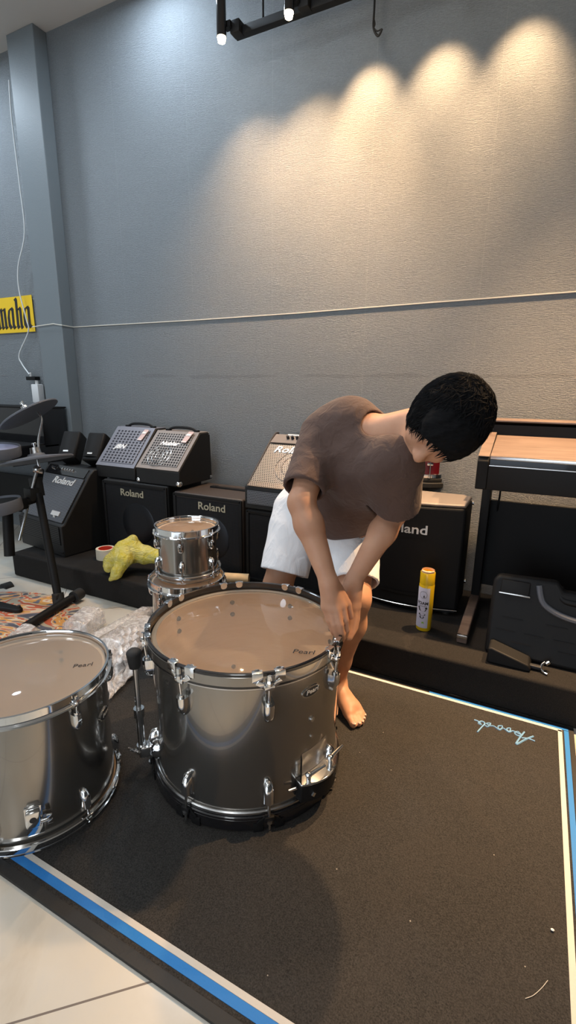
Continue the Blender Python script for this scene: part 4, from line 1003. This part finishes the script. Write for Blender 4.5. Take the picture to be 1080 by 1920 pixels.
MB().cyl(E((-2.7269, 1.5233, -0.0317)), E((-2.6678, 1.6287, -0.0099)), .022, seg=18).build('base_tube', M['black_plastic'], ek)
MB().cyl(E((-2.6702, 1.6040, -0.0111)), E((-2.6650, 1.6536, -0.0085)), .037, .034, seg=18).build('rubber_foot', M['rubber'], ek)
MB().cyl(E((-2.3373, 1.6623, 0.5762)), E((-2.3598, 1.6723, 0.6711)), .033, seg=20).box(E((-2.3419, 1.6302, 0.5934)), (.06, .06, .07), bev=.012).build('rack_clamp', M['rubber'], ek)
MB().cyl(E((-2.3691, 1.6880, 0.6415)), E((-2.3856, 1.7218, 0.7080)), .024, seg=16).build('upper_post', M['black_plastic'], ek)
MB().cyl(E((-2.3373, 1.6420, 0.5656)), E((-2.3349, 1.5061, 0.5509)), .022, seg=14).box(E((-2.3353, 1.5540, 0.5577)), (.07, .05, .06), bev=.014).build('pad_arm', M['black_plastic'], ek)
MB().cyl(E((-2.3795, 1.5085, 0.5167)), E((-2.3612, 1.4766, 0.2918)), .026, seg=16).build('leg_post', M['black_plastic'], ek)
MB().cyl(E((-2.3252, 1.6621, 0.7158)), E((-2.3357, 1.5225, 0.3670)), .0075, seg=12).build('boom_rod', M['steel'], ek)
MB().ell(E((-2.3234, 1.6646, 0.7213)), (.022, .022, .022), 14, 8).cyl(E((-2.3056, 1.6808, 0.7062)), E((-2.3336, 1.6467, 0.7173)), .012, seg=12).build('boom_clamp', M['steel'], ek)
def pad(name, c, nrm, r, th, mat, rim=None, tilt_bell=True):
    nrm = Vector(nrm).normalized(); R = Vector((0, 0, 1)).rotation_difference(nrm).to_matrix(); c = E(c)
    prof = [(.0, -th * .2), (r * .97, -th), (r, -th * .9), (r, -th * .55), (r * .97, -th * .4), (r * .25, th * .35), (r * .22, th * .8), (.001, th * 1.1)] if tilt_bell else [(.0, -th), (r * .98, -th), (r, -th * .8), (r, th * .8), (r * .985, th), (r * .96, th), (r * .95, th * .6), (.001, th * .6)]
    o = MB().lathe(prof, 56, c=c, M=R).build(name, M[mat], ek); return o, c, nrm
p1, c1, n1 = pad('cymbal_pad', (-2.3246, 1.6707, 0.7853), (-0.2088, 0.0352, 0.9775), .178, .022, 'pad_rubber')
MB().cyl(c1, c1 + n1 * .05, .030, .024, seg=18).build('cymbal_felt', M['steel'], p1); MB().cyl(c1 - n1 * .06, c1 + n1 * .075, .006, seg=10).build('cymbal_rod', M['steel'], p1)
wing(p1, c1 + n1 * .052, n1, (1, 0, 0), .024, 'wing_nut')
p2, c2_, n2 = pad('cymbal_pad', (-2.4241, 1.7205, 1.0141), (-0.4613, -0.2160, 0.8678), .160, .020, 'pad_rubber')
MB().cyl(c2_, c2_ + n2 * .035, .024, .018, seg=18).build('cymbal_felt', M['steel'], p2); wing(p2, c2_ + n2 * .036, n2, (1, 0, 0), .024, 'wing_nut')
MB().tube([E((-2.3970, 1.7571, 1.0135)), E((-2.3718, 1.7589, 0.9750)), E((-2.3725, 1.7427, 0.9196)), E((-2.3733, 1.7264, 0.8641)), E((-2.3624, 1.7129, 0.7977))], .006, seg=10).build('gooseneck_rod', M['steel'], ek)
tp_, c3_, n3 = pad('tom_pad', (-2.4218, 1.5177, 0.8262), (0.0687, -0.0482, 1.0049), .115, .026, 'pad_rubber', tilt_bell=False)
MB().lathe([(.107, .0), (.105, .003), (.001, .003)], 48, c=c3_ + n3 * .0145, M=Vector((0, 0, 1)).rotation_difference(n3).to_matrix()).build('mesh_head', M['pad_mesh'], tp_)
sp_, c4_, n4 = pad('snare_pad', (-2.3345, 1.4299, 0.5671), (-0.0819, -0.0826, 0.9886), .115, .030, 'pad_rubber', tilt_bell=False)
MB().lathe([(.107, .0), (.105, .003), (.001, .003)], 48, c=c4_ + n4 * .0165, M=Vector((0, 0, 1)).rotation_difference(n4).to_matrix()).build('pad_head', M['black_plastic'], sp_)
kp = thing('kick_pedal', 'flat black kick pedal lying on the swirl rug behind the floor tom', 'pedal', (-2.3760, 1.4239, 0.0095), rad(8))
MB().prism([(-.28, -.045), (.09, -.022), (.112, -.010), (.112, .010), (.09, .022), (-.28, .045)], 0, .022, axis='z').build('footboard', M['black_plastic'], kp, bevel=.006)
MB().cyl((.095, 0, .014), (.095, 0, .036), .010, seg=12).build('hinge_knob', M['rubber'], kp)
tag(MB().tube([(-2.5668, 1.6431, 0.3074), (-2.5906, 1.6162, 0.2955), (-2.5844, 1.5978, 0.2607), (-2.5486, 1.5937, 0.2237)], .0065, seg=8).build('pad_cable', plain('grey_cable', (.22, .22, .22), .5)), 'grey cable curving beside the left end of the stage', 'cable')

# black upright digital piano behind it
up = thing('digital_piano', 'glossy black upright digital piano standing in front of the column', 'piano', (-3.62, 2.20, 0))
MB().box((0, .10, .87), (1.30, .19, .26), bev=.004).build('music_panel', M['black_gloss'], up)
MB().box((0, .10, 1.003), (1.31, .20, .010), bev=.002).build('top_lid', M['dark_trim'], up)
MB().box((0, -.06, .70), (1.30, .36, .12), bev=.006).build('key_bed', M['black_gloss'], up)
MB().box((0, -.06, .763), (1.29, .35, .008), bev=.002).build('key_cover', M['black_plastic'], up)
for s in (-1, 1): 
    MB().box((s * .632, .10, .33), (.036, .12, .66)).build('leg', M['black_plastic'], up)
    MB().box((s * .632, .0, .02), (.036, .34, .04), bev=.004).build('foot', M['black_plastic'], up)
MB().box((0, .17, .33), (1.24, .02, .30)).build('back_panel', M['black_plastic'], up)

# ============================================================ THE MAN BENDING OVER THE BASS DRUM
ps = thing('person', 'barefoot man in brown t-shirt and white shorts bending over the bass drum, head down', 'person', (-.60, 1.60, .0085))
PO = np.array((-.60, 1.60, .0085))
A_ = lambda *p: np.array(p, float)
nz_ = lambda v: v / np.linalg.norm(v)
pel = A_(-0.6674, 1.6596, 0.6927); nck = A_(-0.4203, 1.3955, 1.0313)
shR = A_(-0.6007, 1.4239, 1.0041); shL = A_(-0.3416, 1.3323, 0.9544)
elR = A_(-0.5843, 1.2434, 0.8287); wrR = A_(-0.4740, 1.1992, 0.6208)
elL = A_(-0.3633, 1.4447, 0.7793); wrL = A_(-0.4350, 1.3036, 0.5939)
hpL = A_(-0.5791, 1.7045, 0.6937); hpR = A_(-0.7926, 1.6635, 0.6847)
knL = A_(-0.4871, 1.4748, 0.4555); knR = A_(-0.8311, 1.5617, 0.3965)
anL = A_(-.560, 1.525, .075); anR = A_(-.86, 1.665, .075)
t_ = nz_(nck - pel); la = shL - shR; la = nz_(la - t_ * (la @ t_)); nr = np.cross(la, t_)
TR = np.stack([la, t_, nr], 1)
hc = A_(-0.2143, 1.3128, 1.0660)
u_ = nz_(A_(0.6921, -0.6204, 0.3691)); f_ = A_(-0.4381, -0.4443, -0.7814); f_ = nz_(f_ - u_ * (f_ @ u_)); r_ = np.cross(f_, u_); HR = np.stack([r_, f_, u_], 1)
hp = lambda a, b, c: hc + r_ * a + f_ * b + u_ * c

B = SDF((-1.02, 1.02, .0), (-.04, 1.86, 1.22), .0042)
# trunk
B.ell(pel + t_ * .02, TR, (.155, .11, .10), k=.0)
B.ell(pel + t_ * .17, TR, (.130, .15, .088), k=.06)
B.ell(pel + t_ * .36, TR, (.150, .15, .095), k=.06)
B.cap(nck - t_ * .05 - la * .09, nck - t_ * .05 + la * .09, .055, k=.05)
# arms
for s_, e_, w_ in ((shR, elR, wrR), (shL, elL, wrL)):
    B.cap(s_, s_ + (e_ - s_) * .5, .052, .046, k=.04); B.cap(s_ + (e_ - s_) * .5, e_, .046, .037, k=.02)
    d_ = w_ - e_; B.cap(e_, e_ + d_ * .28, .038, .041, k=.02); B.cap(e_ + d_ * .28, w_, .041, .0255, k=.02)
# legs
for h_, k_, a_ in ((hpL, knL, anL), (hpR, knR, anR)):
    B.cap(h_, h_ + (k_ - h_) * .35, .082, .076, k=.05); B.cap(h_ + (k_ - h_) * .35, k_, .076, .054, k=.03)
    d_ = a_ - k_; bk = A_(0, .014, 0)
    B.cap(k_, k_ + d_ * .30 + bk, .052, .055, k=.03); B.cap(k_ + d_ * .30 + bk, k_ + d_ * .72, .055, .037, k=.03); B.cap(k_ + d_ * .72, a_, .037, .034, k=.02)
# feet
def foot(an, dirv, side):
    d = nz_(A_(dirv[0], dirv[1], 0)); s = A_(-d[1], d[0], 0) * side      # s points to the little toe
    g = lambda f, q, z: A_(an[0], an[1], 0) + d * f + s * q + A_(0, 0, z + .0085)
    B.cap(an, g(-.022, .0, .032), .034, .031, k=.02); B.cap(an, g(.055, -.005, .055), .033, .026, k=.03)
    B.cap(g(-.03, .0, .030), g(.10, .008, .028), .030, .027, k=.02)
    B.cap(g(.05, -.008, .048), g(.125, -.018, .024), .024, .021, k=.02); B.cap(g(.06, .012, .036), g(.115, .024, .019), .022, .018, k=.02)
    B.half((0, 0, .0088), (0, 0, -1), hi=(0, 1.9, .1))
    nails = []
    for i, (q, ln, r) in enumerate(((-.028, .070, .0135), (-.009, .066, .0105), (.006, .060, .0098), (.020, .052, .0092), (.033, .042, .0085))):
        b0 = g(.122 - abs(q) * .35, q * .8, .020); m0 = g(.122 + ln * .45 - abs(q) * .3, q * .98, .0195); e0 = g(.122 + ln * .80 - abs(q) * .4, q * 1.05, .0115)
        B.cap(b0, m0, r * 1.02, r * .95, k=.006); B.cap(m0, e0, r * .92, r * .95, k=.004)
        nails.append((e0 + d * r * .30 + A_(0, 0, r * .80), d, s, r))
    return nails
NL = foot(anL, (.80, -.60), 1); NR = foot(anR, (-.25, -.95), -1)
# hands
def hand(w, kn, tips, thumb, pr):
    # w wrist, kn four knuckles, tips = four lists (two joints and a tip), thumb = three points
    c = np.mean(kn, 0)
    for q in kn: B.cap(w + (q - w) * .15, q, .0195, .0115, k=.014)
    B.cap(w, w + (c - w) * .5, .024, .022, k=.014)
    for i, (q, ch) in enumerate(zip(kn, tips)):
        rr = (.0098, .0100, .0096, .0084)[i]; pts = [q] + list(ch); rs = [rr * 1.1, rr, rr * .92, rr * .82]
        for j in range(len(pts) - 1): B.cap(pts[j], pts[j + 1], rs[j], rs[j + 1], k=.0035)
    B.cap(thumb[0], thumb[1], .0165, .0115, k=.012); B.cap(thumb[1], thumb[2], .0112, .0095, k=.004)
hand(wrR, [A_(-0.4283, 1.2000, 0.5552), A_(-0.4403, 1.1815, 0.5521), A_(-0.4574, 1.1765, 0.5487), A_(-0.4756, 1.1772, 0.5509)],
     [[A_(-0.4168, 1.1950, 0.5173), A_(-0.4150, 1.2026, 0.4843), A_(-0.4191, 1.2077, 0.4607)], [A_(-0.4249, 1.1748, 0.5096), A_(-0.4210, 1.1852, 0.4743), A_(-0.4240, 1.1957, 0.4517)], [A_(-0.4408, 1.1708, 0.5076), A_(-0.4357, 1.1818, 0.4722), A_(-0.4356, 1.1919, 0.4505)], [A_(-0.4603, 1.1745, 0.5144), A_(-0.4539, 1.1853, 0.4844), A_(-0.4514, 1.1930, 0.4662)]],
     [A_(-0.4535, 1.2150, 0.5995), A_(-0.4230, 1.2251, 0.5526), A_(-0.4121, 1.2266, 0.5144)], None)
hand(wrL, [A_(-0.4452, 1.2655, 0.5311), A_(-0.4296, 1.2646, 0.5246), A_(-0.4191, 1.2732, 0.5200), A_(-0.4128, 1.2884, 0.5219)],
     [[A_(-0.4404, 1.2524, 0.4930), A_(-0.4360, 1.2386, 0.4692), A_(-0.4333, 1.2286, 0.4538)], [A_(-0.4243, 1.2505, 0.4821), A_(-0.4211, 1.2357, 0.4570), A_(-0.4210, 1.2233, 0.4458)], [A_(-0.4140, 1.2594, 0.4789), A_(-0.4123, 1.2438, 0.4537), A_(-0.4137, 1.2306, 0.4424)], [A_(-0.4089, 1.2774, 0.4842), A_(-0.4084, 1.2644, 0.4623), A_(-0.4098, 1.2512, 0.4508)]],
     [A_(-0.4408, 1.2704, 0.5812), A_(-0.4489, 1.2426, 0.5465), A_(-0.4510, 1.2247, 0.5197)], None)
# neck and head
B.cap(nck - t_ * .03, hp(0, -.030, -.055), .058, .052, k=.035)
B.ell(hp(0, -.008, .008), HR, (.075, .094, .088), k=.03)
B.ell(hp(0, .030, -.060), HR, (.056, .062, .062), k=.035)
B.ell(hp(0, .055, -.100), HR, (.026, .030, .020), k=.03)          # chin
B.ell(hp(0, .076, .020), HR, (.052, .020, .018), k=.02)           # brow
for s in (-1, 1):
    B.ell(hp(s * .042, .062, -.038), HR, (.020, .018, .016), k=.02)   # cheekbone
    B.ell(hp(s * .031, .092, -.004), HR, (.015, .012, .010), k=.012, op='sub')   # eye socket
    B.ell(hp(s * .031, .076, -.005), HR, (.0125, .0125, .0125), k=.004)
    B.ell(hp(s * .076, -.012, -.022), HR, (.010, .020, .031), k=.006)  # ear
    B.ell(hp(s * .083, -.008, -.020), HR, (.006, .010, .016), k=.004, op='sub')
B.cap(hp(0, .086, .002), hp(0, .105, -.036), .008, .013, k=.012)
for s in (-1, 1): B.ell(hp(s * .012, .096, -.040), HR, (.010, .010, .008), k=.008)
B.ell(hp(0, .088, -.064), HR, (.024, .010, .006), k=.006); B.ell(hp(0, .086, -.075), HR, (.021, .010, .007), k=.006); B.ell(hp(0, .100, -.0695), HR, (.024, .008, .0018), k=.003, op='sub')
bo = B.mesh('body', M['skin'], None, smooth=2)
for v_ in (): pass
def into(o):
    co = np.empty(len(o.data.vertices) * 3, np.float32); o.data.vertices.foreach_get('co', co)
    co = co.reshape(-1, 3) - PO.astype(np.float32); o.data.vertices.foreach_set('co', co.ravel()); o.data.update(); o.parent = ps; return o
into(bo)
for c, d, s, r in NL + NR:
    nm = MB()
    R = Matrix((Vector(s), Vector(d), Vector((0, 0, 1)))).transposed(); nm.ell(Vector(c - PO), (r * .62, r * .70, r * .16), 12, 6, R=R); nm.build('toenail', M['nail'], ps)

# hair
Hs = SDF(hc - .17, hc + .17, .0042)
Hs.ell(hp(0, -.014, .014), HR, (.097, .116, .112), k=0)
Hs.ell(hp(0, -.055, -.035), HR, (.076, .062, .066), k=.03)
Hs.ell(hp(0, .060, .060), HR, (.066, .046, .040), k=.03)
for s in (-1, 1): Hs.ell(hp(s * .073, .012, -.012), HR, (.016, .026, .040), k=.02)
cp_ = hp(0, .073, -.0); nn_ = f_ * .85 - u_ * .53
d_ = None
Hs.half(cp_, nn_)
for s in (-1, 1): Hs.ell(hp(s * .09, .0, -.030), HR, (.020, .014, .020), k=.01, op='sub')
X, Y, Z = Hs.grid()
Hs.F += .0022 * np.sin(X * 70 + 3 * np.sin(Z * 50)) * np.sin(Z * 80 + 2 * np.sin(Y * 60)) + .0014 * np.sin(X * 210 + 4 * np.sin(Y * 90)) * np.sin(Y * 190 + 3 * np.sin(Z * 110)) * np.sin(Z * 230 + X * 80)
ho = Hs.mesh('hair', M['hair'], None, smooth=1)
# short locks combed away from the crown, broken hairline
g_ = np.random.default_rng(11); er = np.array((.097, .116, .112)); cc = hp(0, -.014, .014); wh = np.array((.02, -.45, .89)); lk = MB()
for _ in range(2600):
    d = g_.standard_normal(3); d /= np.linalg.norm(d)
    p = d * er
    if (p[1] - .087) * .85 - (p[2] + .014) * .53 > -.004 or p[2] < -.075: continue
    n = d / er; n /= np.linalg.norm(n); fl = d - wh; fl = fl - n * (fl @ n); fl = fl + .35 * g_.standard_normal(3); fl = fl - n * (fl @ n); L_ = np.linalg.norm(fl)
    if L_ < 1e-3: continue
    fl /= L_; ln = .022 + .022 * g_.random(); sd = np.cross(n, fl); w0 = .0016 + .0012 * g_.random(); lf = .0015 + .0045 * g_.random()
    pts = []
    for t in (0, .5, 1.0):
        q = p + fl * ln * t; q = q / np.sqrt(((q / er) ** 2).sum()); q = q + n * (.001 + lf * t)
        pts.append(q)
    ring_ = []
    for t, q in zip((0, .5), pts[:2]):
        w = w0 * (1 - .35 * t); ring_ += [q + sd * w, q + n * w * .8, q - sd * w]
    ring_.append(pts[2])
    lk.add([cc + HR @ q for q in ring_], [(0, 1, 4, 3), (1, 2, 5, 4), (2, 0, 3, 5), (3, 4, 6), (4, 5, 6), (5, 3, 6)])
lo_ = lk.build('locks', M['hair'])
bm = bmesh.new(); bm.from_mesh(ho.data); bm.from_mesh(lo_.data); bm.to_mesh(ho.data); bm.free(); bpy.data.objects.remove(lo_)
into(ho)

# t-shirt: outer volume minus an inner one, open at waist, cuffs and neck
S = SDF((-1.0, 1.05, .50), (-.08, 1.86, 1.26), .0045)
def shirt(S, o, sub=False):
    S.ell(pel + t_ * .10, TR, (.170 + o, .17, .128 + o), k=0)
    S.ell(pel + t_ * .24, TR, (.160 + o, .16, .112 + o), k=.06)
    S.ell(pel + t_ * .37, TR, (.166 + o, .15 + o, .112 + o), k=.06)
    S.ell(A_(-0.5342, 1.4632, 1.0245), TR, (.100 + o, .10 + o, .092 + o), k=.06)
    S.cap(nck - t_ * .045 - la * .07, nck - t_ * .045 + la * .07, .066 + o, k=.05)
    S.cap(shL, A_(-0.4821, 1.4209, 0.9058), .072 + o, .09 + o, k=.06)
    S.cap(shR, A_(-0.5919, 1.2799, 0.8690), .070 + o, .066 + o, k=.05); S.cap(shL, A_(-0.3472, 1.4116, 0.8168), .068 + o, .072 + o, k=.05)
shirt(S, .0)
X, Y, Z = S.grid()
w1 = (X * t_[0] + Y * t_[1] + Z * t_[2]); w2 = X * la[0] + Y * la[1] + Z * la[2]
S.F += creases(w1, w2, X * nr[0] + Y * nr[1] + Z * nr[2], (22, 31, 45, 64), .0032, 3)
Si = SDF((-1.0, 1.05, .50), (-.08, 1.86, 1.26), .0045); shirt(Si, -.011)
qR = A_(-0.5919, 1.2799, 0.8690); qL = A_(-0.3472, 1.4116, 0.8168)
S.F = np.maximum(S.F, -Si.F)
# sleeve cuffs
def cuff(q, d, lo, hi):
    S.half(q, d, lo=lo, hi=hi)
cuff(qR + nz_(elR - shR) * .012, nz_(elR - shR), qR - .085, qR + .085)
cuff(qL + nz_(elL - shL) * .004, nz_(elL - shL) , qL - .085, qL + .085)
S.half(pel + t_ * .015 , -t_ + nr * .25)
nd = nz_(hp(0, -.03, -.055) - nck)
S.cap(nck + nd * .012, nck + nd * .20, .059, .080, k=.008, op='sub')
into(S.mesh('t_shirt', M['shirt'], None, smooth=2))

# shorts
T = SDF((-1.0, 1.25, .40), (-.3, 1.95, .95), .0045)
hemL = A_(-0.5009, 1.5102, 0.4826); hemR = A_(-0.7985, 1.5479, 0.4522)
T.ell(pel + t_ * .0, TR, (.178, .13, .125), k=0)
T.cap(hpL, hemL, .098, .086, k=.035); T.cap(hpR, hemR, .102, .094, k=.035)
X, Y, Z = T.grid(); T.F += creases(X, Y, Z * .5, (26, 34, 50), .0030, 8)
Ti = SDF((-1.0, 1.25, .40), (-.3, 1.95, .95), .0045); Ti.cap(hpL + (hemL - hpL) * .3, hemL + (hemL - hpL) * .2, .080, .077, k=0); Ti.cap(hpR + (hemR - hpR) * .3, hemR + (hemR - hpR) * .2, .084, .084, k=0)
T.F = np.maximum(T.F, -Ti.F)
for hh, h0, c in ((hemL, hpL, 1), (hemR, hpR, 1)):
    d_ = nz_(hh - h0); T.half(hh - d_ * .012, d_, lo=hh - .13, hi=hh + .13)
T.half(pel + t_ * .105, t_)
into(T.mesh('shorts', M['shorts'], None, smooth=2))
